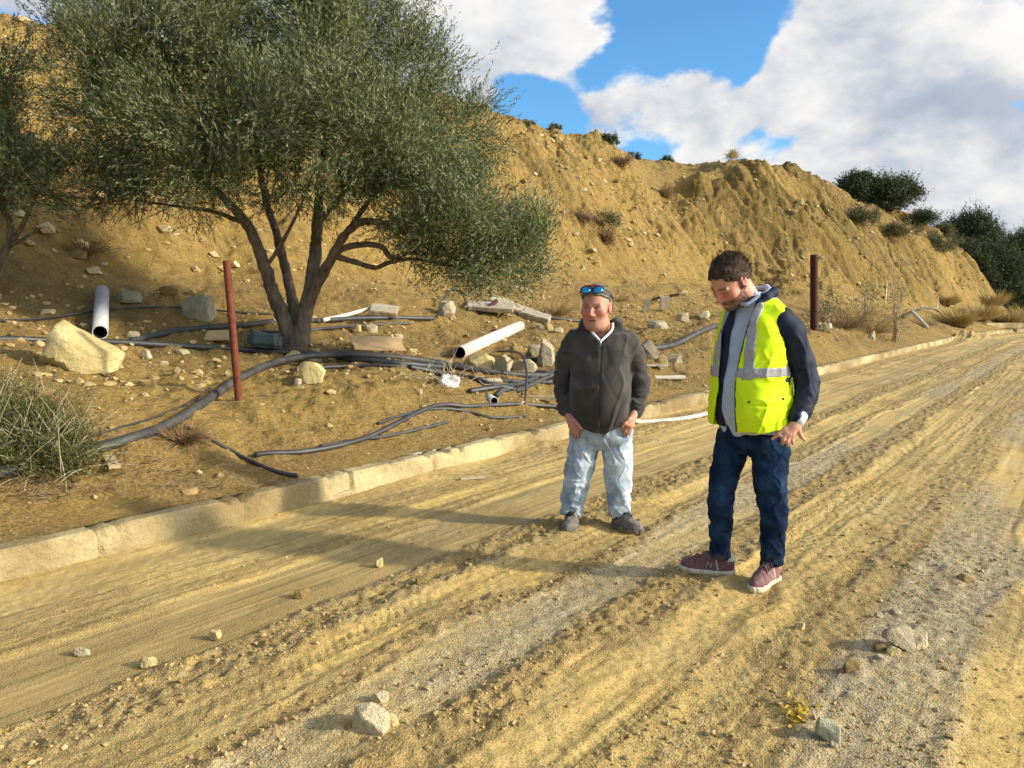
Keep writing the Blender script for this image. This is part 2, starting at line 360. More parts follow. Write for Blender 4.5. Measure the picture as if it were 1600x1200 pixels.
# ------------------------------------------------------------ ground sheets
def grid_mesh(name, us, ws, zf, colf, flip=False):
    U, W = np.meshgrid(us, ws, indexing='ij'); X, Y = from_uw(U, W); Z = zf(U, W)
    nu, nw = U.shape; V = np.stack([X.ravel(), Y.ravel(), Z.ravel()], 1)
    i = np.arange(nu*nw).reshape(nu, nw); Q = np.stack([i[:-1,:-1].ravel(), i[1:,:-1].ravel(), i[1:,1:].ravel(), i[:-1,1:].ravel()], 1)
    C = colf(U.ravel(), W.ravel(), Z.ravel())
    return np_mesh(name, V, Q, True, {'Col': C})
def steps(knots):
    """knots: (value, spacing) pairs, spacing interpolated"""
    out = [knots[0][0]]
    ks = [k[0] for k in knots]; hs = [k[1] for k in knots]
    while out[-1] < ks[-1]: out.append(out[-1] + float(np.interp(out[-1], ks, hs)))
    return np.array(out)

def road_fields(u, w):
    v = w + VK                                            # metres from the line under the camera, kerb at 4.78
    wob = .05*noise2(u*.35, u*0, 5) + .02*noise2(u*1.3, v*.6, 6)
    s = v + wob + .012*(u-3)*0
    edge = .07*fbm2(u*1.1, v*3.0, 3, 8)
    q = s + edge
    clump = band(q, 2.80, 3.12) + .9*band(q, 1.68, 1.98) + .8*band(q, 2.32, 2.46, .03) + .55*band(q, .78, 1.02) + .6*band(q, 4.25, 4.6)*sstep(u, 4, 9) + .45*band(q, -.6, -.2)
    gold = band(q, 2.48, 2.80) + band(q, 1.28, 1.68) + band(q, -.2, .26) + .8*band(q, 3.75, 4.9)
    wet = band(q, 3.10, 3.72)*(1-.75*sstep(u, 4.5, 8)) + 0.75*band(q, 3.95, 4.72)*(1-sstep(u, 4, 9))*sstep(fbm2(u*.9, v*1.4, 3, 19), -.35, .25)
    asph = .85*band(q, 1.95, 2.34) + 1.0*band(q, .26, .80) + .55*band(q, 3.12, 3.66)*sstep(noise2(u*.8, v*1.5, 15), -.2, .4) + .75*band(q, -1.6, -.6)
    asph = asph*sstep(fbm2(u*.45, v*1.6, 3, 12), -.75, .25)
    lum = band(q, 1.0, 1.3)
    clump = clump + .35*lum
    return v, q, np.clip(clump, 0, 1), np.clip(gold, 0, 1), np.clip(wet, 0, 1), np.clip(asph, 0, 1)
def road_z(u, w):
    v, q, clump, gold, wet, asph = road_fields(u, w)
    streak = fbm2(v*7, u*.22, 3, 71, .6)
    lumps = fbm2(u*11, v*13, 3, 73, .6); lumps2 = fbm2(u*26, v*28, 2, 75, .6)
    z = .006*streak*(1-.5*wet) + clump*(.008 + .013*np.maximum(lumps, -.3) + .009*lumps2)
    z = z + gold*(.006 - .007*np.exp(-((q-1.48)/.12)**2) - .008*np.exp(-((q-2.63)/.1)**2) + .004*lumps2)
    # tread marks pressed into the two wheel tracks
    fade = (1-sstep(u, 7, 12))*sstep(noise2(u*.9, v*2, 77), -.35, .25)
    z = z - .0085*fade*(band(q, 1.30, 1.64, .03)*(np.sin(2*np.pi*(u/.042 + 1.6*np.abs(q-1.47)/.17)) > .1) + band(q, 1.02, 1.2, .03)*(np.sin(2*np.pi*(u/.05+q*6)) > 0) + .7*band(q, 2.52, 2.74, .03)*(np.sin(2*np.pi*(u/.055 - 1.4*np.abs(q-2.63)/.12)) > .2) + .6*band(q, -.1, .16, .03)*(np.sin(2*np.pi*(u/.06 + q*8)) > .1))
    # ridges squeezed up beside the wheels
    for r, hgt, wd in ((2.47, .022, .022), (1.27, .016, .03), (3.76, .020, .03), (1.70, .018, .035), (4.12, .012, .02), (.27, .012, .03), (2.31, .014, .02), (2.1, .008, .015), (1.05, .012, .02), (3.4, .006, .02)):
        rr = .03*noise2(u*.5, u*0+r*9, 81); z = z + .6*hgt*np.exp(-((q-r-rr)/wd)**2)*(.55+.45*fbm2(u*3, u*0+r*3, 2, 83))
    z = z + asph*(.006*fbm2(u*30, v*30, 2, 85)) - .006*wet
    z = z + 0.035*np.exp(-np.clip(VK-v, 0, 9)/.13)*(.35+.6*fbm2(u*1.5, v*1.5, 3, 87))*(v < VK+.2)     # mud banked against the kerb
    x, y = from_uw(u, w)
    # heaps of mud: at the far end of the kerb and beside the stones
    for px, py, r, h in ((1500, 531, 1.3, .34), (1250, 1118, .10, .012), (1400, 1032, .3, .012), (1328, 1052, .10, .018), (1180, 985, .2, .012), (560, 1140, .14, .018), (1450, 880, .25, .02), (830, 700, .35, .04)):
        c = _flat(px, py); z = z + h*np.exp(-(((x-c[0])**2+(y-c[1])**2)/r**2))*(1+.6*fbm2(x*4/(r+.4), y*4/(r+.4), 3, 91))
    return z
def _flat(px, py):
    d = pix_dir(px, py); t = CAM_H/-d[2]; return d[0]*t, d[1]*t
def road_col(u, w, z):
    v, q, clump, gold, wet, asph = road_fields(u, w)
    st = sstep(fbm2(v*9, u*.3, 3, 171, .6), .1, .9)
    return np.stack([np.clip(asph + .3*st*(1-gold), 0, 1), np.clip(clump*1.1 + .6*sstep(fbm2(u*1.2, v*2.2, 4, 93, .6), -.15, .6) + .55*sstep(fbm2(v*11, u*.25, 3, 94, .6), .15, .8) + .35*sstep(u, 9, 16)*sstep(fbm2(v*3, u*.1, 2, 96), -.2, .5), 0, 1), wet], 1)
us = steps([(-40, 2.0), (-4, .5), (.4, .03), (.9, .013), (4, .014), (10, .04), (30, .15), (90, .9), (400, 12)])
ws = np.concatenate([steps([(-90-VK, 6), (-8-VK, .5), (-1.8-VK, .05), (-.6-VK, .013), (-.03, .013)]), [0.012, .06]])
road = link('road', grid_mesh('road', us, ws, road_z, road_col), M['road']); tag(road, kind='structure')

def soil_col(u, w, z):
    zb, W = bank_base(u, w)
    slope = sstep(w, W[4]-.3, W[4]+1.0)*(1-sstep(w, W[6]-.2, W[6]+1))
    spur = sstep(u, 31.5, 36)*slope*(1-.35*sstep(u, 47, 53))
    olive = np.clip(.85*spur*sstep(fbm2(u*.25, w*.25, 3, 101), -.75, .1) + .35*slope*sstep(fbm2(u*.5, w*.35, 3, 102), .1, .8), 0, 1)  # weaker light of the spur flank painted as darker olive, plus random slope tone
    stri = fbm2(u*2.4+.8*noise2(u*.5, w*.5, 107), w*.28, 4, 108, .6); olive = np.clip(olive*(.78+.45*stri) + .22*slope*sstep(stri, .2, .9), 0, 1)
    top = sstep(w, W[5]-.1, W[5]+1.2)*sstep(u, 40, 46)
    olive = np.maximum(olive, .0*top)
    verge = 1-sstep(w, W[4]-1.0, W[4])
    litter = np.clip(verge*(.30 + .5*sstep(fbm2(u*.8, w*.8, 4, 103), -.2, .6)) + .75*top*sstep(fbm2(u*.7, w*.7, 3, 106), -.5, .4) + .40*slope*sstep(fbm2(u*1.6, w*.4, 4, 104, .6), .15, .8) + .6*sstep(w, W[6], W[6]+2), 0, 1)
    litter = litter*(1-.75*band(w, 1.0, 2.4, .3)*sstep(u, 2.4, 3.4)*(1-sstep(u, 6.5, 8.5)))
    stony = np.clip(.25 + .75*verge*sstep(fbm2(u*.9, w*.9, 3, 105), -.3, .4), 0, 1)
    return np.stack([olive, litter, stony], 1)
us = steps([(-40, 2.5), (-6, .35), (0, .045), (4, .032), (12, .06), (30, .10), (62, .18), (90, 1.0), (400, 15)])
ws = steps([(KERB_W-.05, .03), (2.5, .028), (5, .05), (16, .085), (20, .5), (40, 4), (200, 30)])
def soil_z(u, w):
    z = bank(u, w); lum = fbm2(u*14, w*14, 3, 111, .6)
    return z + sstep(w, .2, .5)*(1-sstep(w, 5, 9))*.016*np.maximum(lum, -.2) + .012*np.exp(-((w-KERB_W)/.12)**2)*fbm2(u*2.2, w*2, 3, 112)
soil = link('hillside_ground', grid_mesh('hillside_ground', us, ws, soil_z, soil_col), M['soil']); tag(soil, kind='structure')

# kerb: one long concrete strip, worn and stained
def build_kerb():
    prof = [(0.0, -.06), (.002, .02), (.004, .06), (.006, .10), (.008, .145), (.010, .172), (.010, .172), (.024, .185), (.024, .185), (.07, .186), (.11, .187), (.15, .186), (.185, .176), (.19, .10)]
    us = steps([(-30, .5), (-2, .12), (.5, .03), (6, .03), (14, .06), (40, .2), (75, .5)])
    P = np.array(prof); U = np.repeat(us[:, None], len(P), 1); Wd = np.repeat(P[None, :, 0], len(us), 0); Z = np.repeat(P[None, :, 1], len(us), 0)
    n = fbm2(U*14, Z*16+Wd*16, 3, 121)*.7 + .4*noise2(U*.9, U*0, 127); chip = np.maximum(fbm2(U*5.5, U*0, 4, 123, .65) - .45, 0)*.9
    joint = np.exp(-(((U+.35) % 1.0 - .5)/.012)**2)
    top = sstep(Z, .12, .185)
    Wd = Wd + .004*n + .05*chip*top + .030*joint*(Z > .0)*(Wd < .05); Z = Z + .003*n - .045*chip*top - .026*joint*top
    X, Y = from_uw(U, Wd); V = np.stack([X.ravel(), Y.ravel(), Z.ravel()], 1)
    i = np.arange(U.size).reshape(U.shape); Q = np.stack([i[:-1,:-1].ravel(), i[1:,:-1].ravel(), i[1:,1:].ravel(), i[:-1,1:].ravel()], 1)
    me = np_mesh('kerb', V, Q); me.set_sharp_from_angle(angle=R(32)); k = link('kerb', me, M['kerb']); tag(k, kind='structure')
build_kerb()
# ------------------------------------------------------------ plants
def unit(a): return a/np.maximum(np.linalg.norm(a, axis=-1, keepdims=True), 1e-9)
def leaf_quads(P, Dr, L, Wd, rng, col):
    """rhombic leaves: base P, direction Dr, length L, width Wd"""
    n = len(P); r = unit(rng.normal(size=(n, 3))); S = unit(np.cross(Dr, r)); L = np.asarray(L).reshape(-1, 1)*np.ones((n, 1)); Wd = np.asarray(Wd).reshape(-1, 1)*np.ones((n, 1))
    V = np.stack([P, P+Dr*L*.45+S*Wd*.5, P+Dr*L, P+Dr*L*.45-S*Wd*.5], 1).reshape(-1, 3)
    Fq = np.arange(4*n).reshape(n, 4); C = np.repeat(col, 4, 0); return V, Fq, C
def sprigs(rng, P, Dr, length, nleaf, leaf_l, leaf_w, spread, droop=0.0, jit=.25):
    """leafy shoots: returns leaves and the shoot's direction"""
    n = len(P); t = (np.arange(nleaf)+.3)/nleaf
    length = np.asarray(length).reshape(-1, 1, 1)*np.ones((n, 1, 1))
    bend = rng.normal(size=(n, 1, 3))*.18; bend[..., 2] -= droop
    pts = P[:, None, :] + Dr[:, None, :]*length*t[None, :, None] + bend*length*(t[None, :, None]**2)
    a = unit(rng.normal(size=(n, nleaf, 3))); side = unit(np.cross(Dr[:, None, :], a))
    ld = unit(Dr[:, None, :]*(1-spread) + side*spread + rng.normal(size=(n, nleaf, 3))*jit*.5)
    tone = np.clip(rng.beta(2, 2, size=(n, 1, 1)) + rng.normal(size=(n, nleaf, 1))*.2, 0, 1)*np.ones((1, 1, 3))
    return leaf_quads(pts.reshape(-1, 3), ld.reshape(-1, 3), leaf_l*rng.uniform(.65, 1.2, n*nleaf), leaf_w*rng.uniform(.7, 1.2, n*nleaf), rng, tone.reshape(-1, 3))
def tubes(paths, nseg=7, rough=0.0, seed=3):
    """swept tubes; each path: list of (x, y, z, radius)"""
    Vs, Fs, off = [], [], 0
    for path in paths:
        p = np.array(path, float); P = p[:, :3]; r = p[:, 3]
        T = unit(np.gradient(P, axis=0)); ref = np.array([0.13, .21, .97])
        if abs(T[0] @ ref) > .9: ref = np.array([.95, .2, .1])
        A = unit(np.cross(T, ref)); B = np.cross(T, A); th = np.linspace(0, 2*np.pi, nseg, endpoint=False)
        rr = r[:, None]*np.ones((1, nseg))
        if rough: rr = rr*(1 + rough*noise2(np.arange(len(P))[:, None]*.9 + off, np.cos(th)[None, :]*1.6+np.sin(th)[None, :]*3.1, seed))
        ring = P[:, None, :] + rr[..., None]*(np.cos(th)[None, :, None]*A[:, None, :] + np.sin(th)[None, :, None]*B[:, None, :])
        m = len(P); V = np.concatenate([ring.reshape(-1, 3), P[:1], P[-1:]]); i = np.arange(m*nseg).reshape(m, nseg); j = np.roll(i, -1, 1)
        Q = np.stack([i[:-1].ravel(), j[:-1].ravel(), j[1:].ravel(), i[1:].ravel()], 1)
        cap0 = np.stack([j[0], i[0], np.full(nseg, m*nseg), np.full(nseg, m*nseg)], 1)[:, [0, 1, 2, 2]]
        cap1 = np.stack([i[-1], j[-1], np.full(nseg, m*nseg+1), np.full(nseg, m*nseg+1)], 1)
        Vs.append(V); Fs.append(Q + off); 
        Fs.append(np.stack([cap0[:, 0], cap0[:, 1], cap0[:, 2], cap0[:, 2]], 1) + off); Fs.append(cap1 + off); off += len(V)
    return np.concatenate(Vs), np.concatenate(Fs)
def poly_mesh(name, V, Fq, smooth=True):
    """like np_mesh but collapses quads whose last two corners coincide into triangles"""
    me = bpy.data.meshes.new(name); fl = [tuple(f[:3]) if f[2] == f[3] else tuple(f) for f in Fq.tolist()]
    me.from_pydata([tuple(v) for v in V.tolist()], [], fl); me.polygons.foreach_set('use_smooth', np.full(len(fl), smooth)); me.update(); return me
def spline(pts, n=24):
    """Catmull-Rom through points (any dimension)"""
    p = np.array(pts, float); p = np.concatenate([[2*p[0]-p[1]], p, [2*p[-1]-p[-2]]]); out = []
    m = len(p)-3
    for s in np.linspace(0, m-1e-6, n):
        i = int(s); t = s-i; a, b, c, d = p[i:i+4]
        out.append(.5*((2*b)+(-a+c)*t+(2*a-5*b+4*c-d)*t*t+(-a+3*b-3*c+d)*t**3))
    return np.array(out)
def blob_points(rng, blobs, n, shell=.55):
    """points near the surface of a union of ellipsoids (c, r)"""
    C = np.array([b[0] for b in blobs]); Rr = np.array([b[1] for b in blobs]); wt = (Rr.prod(1))**.67; wt /= wt.sum()
    k = rng.choice(len(blobs), n, p=wt); d = unit(rng.normal(size=(n, 3))); rad = shell + (1-shell)*rng.random((n, 1))**.6
    return C[k] + d*Rr[k]*rad, d, k

def crown_from_px(name, rng, base_y, blobs_px, nclump, per, spl, leaf, mat, parent, off, nleaf=14, up=.72, spread=.36, clump_r=.14, shell=.42, spread_pos=None):
    bl = []
    for px, py, rx, ry, dy, ryd in blobs_px:
        Y = base_y + dy; c = at_depth(px, py, Y); s = Y/F_PX
        bl.append((np.array(c)-off, np.array([rx*s, ryd, ry*s])))
    bl = [(c*np.array([1, .8, 1]) - np.array([0, .25, 0]), r*np.array([.86, .68, .86])) for c, r in bl]
    cp, cd_, k = blob_points(rng, bl, nclump, shell)
    n = nclump*per; P = np.repeat(cp, per, 0) + rng.normal(size=(n, 3))*clump_r*np.array([1, 1, .9]); outd = np.repeat(cd_, per, 0)
    Dr = unit(outd*.5 + np.array([0, 0, up]) + np.repeat(rng.normal(size=(nclump, 3))*.45, per, 0) + rng.normal(size=(n, 3))*.26)
    # low twigs hang
    low = (outd[:, 2] < -.35); Dr[low, 2] -= .75; Dr = unit(Dr)
    V, Fq, C = sprigs(rng, P, Dr, spl*rng.uniform(.5, 1.35, n), nleaf, leaf[0], leaf[1], spread)
    C = np.clip(C*np.repeat(rng.uniform(.30, 1.55, nclump), per*nleaf*4)[:, None], 0, 1)
    return link(name, np_mesh(name, V, Fq, False, {'Col': C}), mat, parent), bl, cp
def limb(a, pts):
    return [tuple(q) for q in a]
def tree_tubes(paths_px, base_y, off, nseg=9):
    out = []
    for path in paths_px:
        pp = [(*(np.array(at_depth(px, py, base_y+dy))-off), r*.86) for px, py, dy, r in path]
        out.append(spline(pp, 8*len(pp)))
    return out

def olive_big():
    rng = np.random.default_rng(5); base = pix(461, 541); Y = base.y; off = np.array(base)
    t = empty('olive_tree', base); tag(t, 'large broad olive tree with several leaning stems on the bank', 'tree', 'olive trees on the bank')
    paths = [
     [(458, 556, 0, .20), (456, 530, 0, .155), (440, 490, -.05, .115), (424, 450, -.1, .10), (410, 405, -.15, .09), (385, 350, -.25, .075), (345, 305, -.45, .055), (290, 260, -.8, .035), (240, 220, -1.2, .02)],
     [(462, 552, .02, .17), (463, 515, .05, .12), (457, 470, .15, .085), (446, 420, .25, .075), (432, 365, .4, .065), (415, 310, .6, .05), (400, 230, .9, .035), (390, 130, 1.1, .02)],
     [(466, 552, 0, .17), (472, 510, -.03, .13), (484, 455, -.05, .105), (492, 400, -.05, .095), (496, 350, 0, .08), (500, 290, .1, .06), (510, 200, .3, .04), (520, 90, .4, .02)],
     [(478, 490, -.03, .08), (492, 450, -.15, .085), (514, 412, -.3, .075), (535, 372, -.4, .06), (565, 347, -.5, .055), (600, 350, -.6, .045), (640, 365, -.8, .035), (700, 360, -1.0, .02)],
     [(500, 430, -.2, .06), (525, 395, -.3, .05), (560, 383, -.35, .045), (595, 385, -.45, .04), (612, 403, -.5, .036), (640, 395, -.6, .03), (690, 400, -.8, .018)],
     [(520, 400, -.3, .05), (550, 408, -.25, .042), (585, 418, -.2, .036), (610, 410, -.25, .034), (650, 405, -.4, .026), (720, 420, -.6, .015)],
     [(540, 365, -.4, .04), (580, 310, -.3, .035), (630, 250, -.2, .025), (690, 190, 0, .015)],
     [(414, 420, -.12, .03), (440, 380, -.3, .03), (470, 320, -.6, .02), (500, 240, -.9, .015)],
     [(385, 350, -.25, .04), (330, 330, -.1, .03), (260, 320, .1, .02), (190, 310, .2, .012)],
     [(496, 350, 0, .05), (560, 270, .5, .03), (610, 170, .8, .02)]]
    for k in range(46):
        px = rng.uniform(200, 800); py = 330 - 40*math.cos((px-460)/260) + (60 if px > 620 else 0); L = rng.uniform(30, 75); dx = rng.normal()*40 + (px-470)*.10
        dd = rng.uniform(-.9, .7)
        paths.append([(px, py-30, dd, .012), (px+dx*.4, py+L*.3, dd-.05, .008), (px+dx, py+L*.75, dd-.1, .004)])
    V, Fq = np.concatenate([[]]), None
    V, Fq = tubes(tree_tubes(paths, Y, off), 9, .18)
    link('trunk', poly_mesh('trunk', V, Fq), M['bark'], t)
    blobs = [(290,140,170,120,-.3,1.9),(430,90,190,130,.2,2.1),(570,120,140,130,.2,1.8),(205,170,105,115,-.2,1.4),(200,60,85,85,0,1.1),(255,250,105,65,-.5,1.3),(340,270,105,60,-.9,1.3),(480,245,140,80,-.7,1.6),(620,215,120,95,0,1.5),
             (700,215,72,75,.2,1.1),(730,350,112,85,-.7,1.1),(805,385,52,55,-.5,.7),(690,320,85,60,-.6,1.0),(745,360,105,80,-.9,.8),(800,390,55,55,-.7,.6),(720,330,95,70,-.3,.8),(770,420,80,32,-.6,.6),(650,340,60,50,-.5,.7),(640,300,70,45,-.4,.9),(770,430,75,24,-.6,.7),(600,40,70,70,0,1.0),(330,-40,230,120,.2,2.0),(540,-50,120,90,.2,1.4),(300,190,150,80,-1.3,.8),(470,170,150,90,-1.4,.8),(600,230,90,70,-1.2,.7),(185,285,55,28,-.1,.8)]
    cr, bl, cp = crown_from_px('crown', rng, Y, blobs, 640, 40, .36, (.064, .0135), M['olive'], t, off)
    return t
olive_big()
def olive_small():
    rng = np.random.default_rng(8); Y = 9.7; base = Vector(at_depth(-18, 452, Y)); base.z = float(ground(base.x, base.y)); off = np.array(base)
    t = empty('olive_tree', base); tag(t, 'smaller thin-stemmed olive tree at the foot of the slope, half out of the photo', 'tree', 'olive trees on the bank')
    paths = [[(-18, 470, 0, .09), (-6, 420, 0, .065), (14, 380, 0, .05), (16, 350, 0, .045), (2, 318, 0, .04), (-20, 260, 0, .03)],
             [(16, 385, 0, .04), (36, 350, -.1, .03), (60, 300, -.2, .02), (90, 250, -.2, .012)], [(2, 392, 0, .035), (38, 372, -.1, .025), (64, 356, -.1, .014)], [(16, 350, 0, .03), (10, 330, 0, .03), (-2, 250, 0, .02), (20, 180, 0, .012)]]
    V, Fq = tubes(tree_tubes(paths, Y, off), 8, .18); link('trunk', poly_mesh('trunk', V, Fq), M['bark'], t)
    blobs = [(-25,190,62,75,0,1.0),(-20,260,62,62,-.1,.9),(48,270,56,44,-.2,.7),(95,290,34,32,-.2,.5),(5,120,40,40,0,.6),(-60,200,80,110,0,1.2)]
    crown_from_px('crown', rng, Y, blobs, 150, 34, .30, (.062, .0130), M['olive'], t, off)
olive_small()

def bush(name, label, cat, px, py, rx, ry, mat, leaf, n, seed, group=None, Y=None, nleaf=8, spl=None, up=.5, spread=.6, depth=None, trunk=True):
    """leafy shrub standing on the ground; px, py is the middle of its foot"""
    rng = np.random.default_rng(seed); b = pix(px, py) if Y is None else Vector(at_depth(px, py, Y))
    if Y is not None: b.z = min(b.z, float(ground(b.x, b.y)))
    s = b.y/F_PX; W_, H_ = rx*s*.92, ry*2*s*.80; t = empty(name, b); tag(t, label, cat, group); D_ = depth or W_*.8
    nb = 9; bl = []
    for k in range(nb):
        a = rng.uniform(0, 6.28); q = rng.uniform(.0, .62); rr = rng.uniform(.38, .6)
        bl.append((np.array([math.cos(a)*q*W_, math.sin(a)*q*D_, H_*rng.uniform(.28, .62)]), np.array([W_*rr, D_*rr, H_*.40*rng.uniform(.75, 1.05)])))
    cp, cd_, k = blob_points(rng, bl, max(12, n//14), .5); cr = .13*min(W_, H_)
    P = np.repeat(cp, 14, 0) + rng.normal(size=(len(cp)*14, 3))*cr; P[:, 2] = np.maximum(P[:, 2], .02)
    Dr = unit(np.repeat(cd_, 14, 0)*.6 + np.array([0, 0, up]) + rng.normal(size=P.shape)*.45)
    V, Fq, C = sprigs(rng, P, Dr, (spl or .3)*rng.uniform(.6, 1.3, len(P)), nleaf, leaf[0], leaf[1], spread)
    link('foliage', np_mesh('foliage', V, Fq, False, {'Col': C}), mat, t)
    if trunk:
        ps = []
        for k in range(7):
            c, r_ = bl[k % nb]; ps.append(spline([(rng.normal()*.05, rng.normal()*.05, -.1, .02+.02*W_), (c[0]*.4, c[1]*.4, c[2]*.5, .012+.012*W_), (c[0], c[1], c[2]*1.1, .006)], 8))
        V, Fq = tubes(ps, 6); link('stems', poly_mesh('stems', V, Fq), M['bark'], t)
    return t
DL = M['darkleaf']
# dark evergreen shrubs on and beyond the end of the spur
for i, (lab, px, py, rx, ry, Y, n) in enumerate([
   ('tallest tuft of dark green shrub at the left end of the scrub on the hilltop', 1335, 316, 32, 29, 47, 1500),
   ('wide dark green shrub sloping down the hilltop', 1380, 330, 58, 28, 47.5, 2800),
   ('round dark green shrub standing alone on the skyline, right of the wide hilltop shrub', 1518, 372, 44, 39, 56, 3000),
   ('big dark shrub mass below the round skyline shrub, beyond the end of the cut bank', 1548, 462, 58, 50, 52, 4000),
   ('dark shrub at the photo edge beyond the cut bank', 1612, 470, 48, 60, 53, 3200),
   ('low dark shrub in front of the shrub mass past the bank', 1582, 474, 34, 26, 50.5, 1600),
   ('dark shrub tucked against the broken end of the bank', 1532, 448, 28, 30, 51, 1600),
   ('faraway dark shrub behind all others where the hill drops to the photo edge', 1590, 400, 60, 26, 60, 2200)]):
    bush('evergreen_shrub', lab, 'shrub', px, py, rx, ry, DL, (.115, .06), int(n*1.7), 40+i, 'dark evergreen shrubs on the hill', Y=Y, nleaf=9, spl=.45)
for i, (lab, px, py, rx, ry, mat) in enumerate([
   ('small dark bush on the skyline above the long slope', 947, 222, 22, 7, DL), ('tiny bush on the skyline next to the small dark bush', 984, 233, 12, 3, DL),
   ('grey-green bush on the skyline left of the spur top', 1042, 243, 13, 4, DL), ('flat dark bush on the skyline beside the spur top', 1077, 245, 13, 3, DL),
   ('low brown-green bush on the skyline by the big olive tree', 822, 191, 18, 2.5, M['scrub']), ('small scrub bush on the crest, first one right of the olive tree top', 868, 198, 8, 2.5, M['scrub'])]):
    p = pix(px, py+8); bush('skyline_bush', lab, 'shrub', px, py+3, rx, ry, mat, (.09, .04), 260, 60+i, 'small bushes along the skyline', Y=p.y+1.0, nleaf=8, spl=.2, trunk=False)
for i, (lab, px, py, rx, ry, mat) in enumerate([
   ('low grey-green scrub above the ledge of the cut bank', 1345, 350, 40, 12, M['scrub']), ('low brown scrub right below the wide hilltop shrub', 1440, 335, 36, 14, M['brush']),
   ('pale scrub hanging over the broken edge of the bank', 1470, 392, 40, 12, M['scrub']), ('olive-brown scrub on the ledge in the middle of the upper spur', 1400, 372, 34, 11, M['scrub']),
   ('brown-green scrub on the hilltop right behind the wide dark shrub', 1446, 318, 30, 12, M['scrub']), ('dark rounded scrub between the wide hilltop shrub and the round skyline shrub', 1478, 338, 22, 13, DL), ('dark low scrub left below the round skyline shrub', 1442, 352, 30, 12, DL),
   ('low scrub on the slope just left of the round skyline shrub', 1465, 352, 26, 11, M['scrub']), ('green weed clump near the lip of the bank', 1478, 372, 20, 9, M['broom'])]):
    bush('hill_scrub', lab, 'shrub', px, py, rx, ry, mat, (.10, .035), 800, 80+i, 'scrub on the upper spur', nleaf=9, spl=.4, trunk=False)
for i, (lab, px, py, rx, ry, mat) in enumerate([
   ('dry bush in the middle of the bare slope', 945, 357, 16, 13, M['scrub']), ('brown tuft high on the slope under the skyline bush', 972, 262, 11, 7, M['brush']),
   ('dark tuft on the face left of the spur', 1038, 310, 12, 8, M['brush']), ('faint brown tuft left of the dry bush on the slope', 912, 350, 13, 6, M['brush']),
   ('faint brown tuft under the dry bush on the slope', 948, 378, 11, 5, M['brush']), ('golden grass tuft on top of the spur', 1144, 250, 7, 5, M['drygrass'])]):
    bush('slope_tuft', lab, 'shrub', px, py, rx, ry, mat, (.09, .018), 240, 100+i, 'dry tufts on the bare slope', nleaf=9, spl=.3, trunk=False)

def blades(rng, n, base_r, h, spread, wid, curve=.35, flat=1.0):
    """thin bent grass blades or twigs: three quads each"""
    a = rng.uniform(0, 6.28, n); q = np.sqrt(rng.random(n))*base_r; B = np.stack([np.cos(a)*q, np.sin(a)*q*flat, np.zeros(n)], 1)
    out = unit(np.stack([np.cos(a), np.sin(a), np.zeros(n)], 1) + rng.normal(size=(n, 3))*.5)
    Dr = unit(out*(spread*rng.uniform(.2, 1, (n, 1))) + np.array([0, 0, 1.0])); L = h*rng.uniform(.45, 1.05, (n, 1)); S = unit(np.cross(Dr, rng.normal(size=(n, 3))))
    T = np.linspace(0, 1, 4); pts = np.stack([B + Dr*L*t + (out*curve - np.array([0, 0, curve*.6]))*L*t*t for t in T], 1)
    ww = wid*np.array([1, .85, .6, .15]); A = pts - S[:, None, :]*ww[None, :, None]*.5; Bq = pts + S[:, None, :]*ww[None, :, None]*.5
    V = np.stack([A, Bq], 2).reshape(-1, 3); base = (np.arange(n)*8)[:, None]
    Fq = np.concatenate([base + np.array([[2*k, 2*k+1, 2*k+3, 2*k+2]]) for k in range(3)], 0)
    C = np.repeat(np.clip(rng.beta(2, 2, n)[:, None] + rng.normal(size=(n, 1))*.1, 0, 1)*np.ones((1, 3)), 8, 0)
    return V, Fq, C
def tussock(name, label, cat, px, py, rx, ry, mat, n, seed, group=None, spread=.8, wid=.012, curve=.35, lift=0.0):
    rng = np.random.default_rng(seed); b = pix(px, py); s = b.y/F_PX
    V, Fq, C = blades(rng, n, rx*s*.55, 2*ry*s, spread, wid, curve); o = link(name, np_mesh(name, V, Fq, False, {'Col': C}), mat); o.location = b - Vector((0, 0, .02))
    return tag(o, label, cat, group)
for i, (lab, px, py, rx, ry) in enumerate([
   ('round straw-coloured grass tussock nearest the arched pipe', 1498, 510, 24, 17), ('straw tussock behind the front two tussocks', 1530, 500, 30, 17), ('straw grass tussock at the foot of the broken bank', 1548, 478, 30, 14),
   ('wide straw tussock beside the pale kerb end', 1572, 508, 28, 16), ('straw tussock at the photo edge by the road', 1604, 505, 26, 17), ('low straw tussock under the bank end, left of the others', 1478, 476, 22, 10), ('far straw tussock by the dark shrubs', 1592, 482, 24, 10)]):
    tussock('grass_tussock', lab, 'grass', px, py, rx, ry, M['drygrass'], 900, 120+i, 'straw tussocks at the end of the kerb', wid=.03)
for i, (lab, px, py, rx, ry, n, mat) in enumerate([
   ('dry purple-brown bush at the foot of the slope under the small olive tree', 132, 398, 44, 22, 420, M['brush']), ('dry brown bush behind the man in the dark hoodie', 862, 492, 38, 18, 480, M['brush']),
   ('rusty brown dry weeds right of the dark steel post', 1312, 512, 40, 42, 620, M['brush']), ('thin brown weeds left of the tall pale sapling', 1358, 520, 36, 28, 420, M['brush']),
   ('reddish dead weed tangle caught on the black pipe', 283, 690, 26, 22, 700, M['brush']), ('small dry bush on the slope behind the hoodie man', 965, 470, 22, 11, 220, M['brush']),
   ('faint dry bush behind the left rusty post', 405, 425, 24, 10, 160, M['brush']), ('dry weeds beside the arched pipe', 1440, 508, 30, 15, 260, M['brush'])]):
    tussock('dry_bush', lab, 'shrub', px, py, rx, ry, mat, n, 140+i, 'dry bushes', spread=1.9, wid=.007, curve=.45)

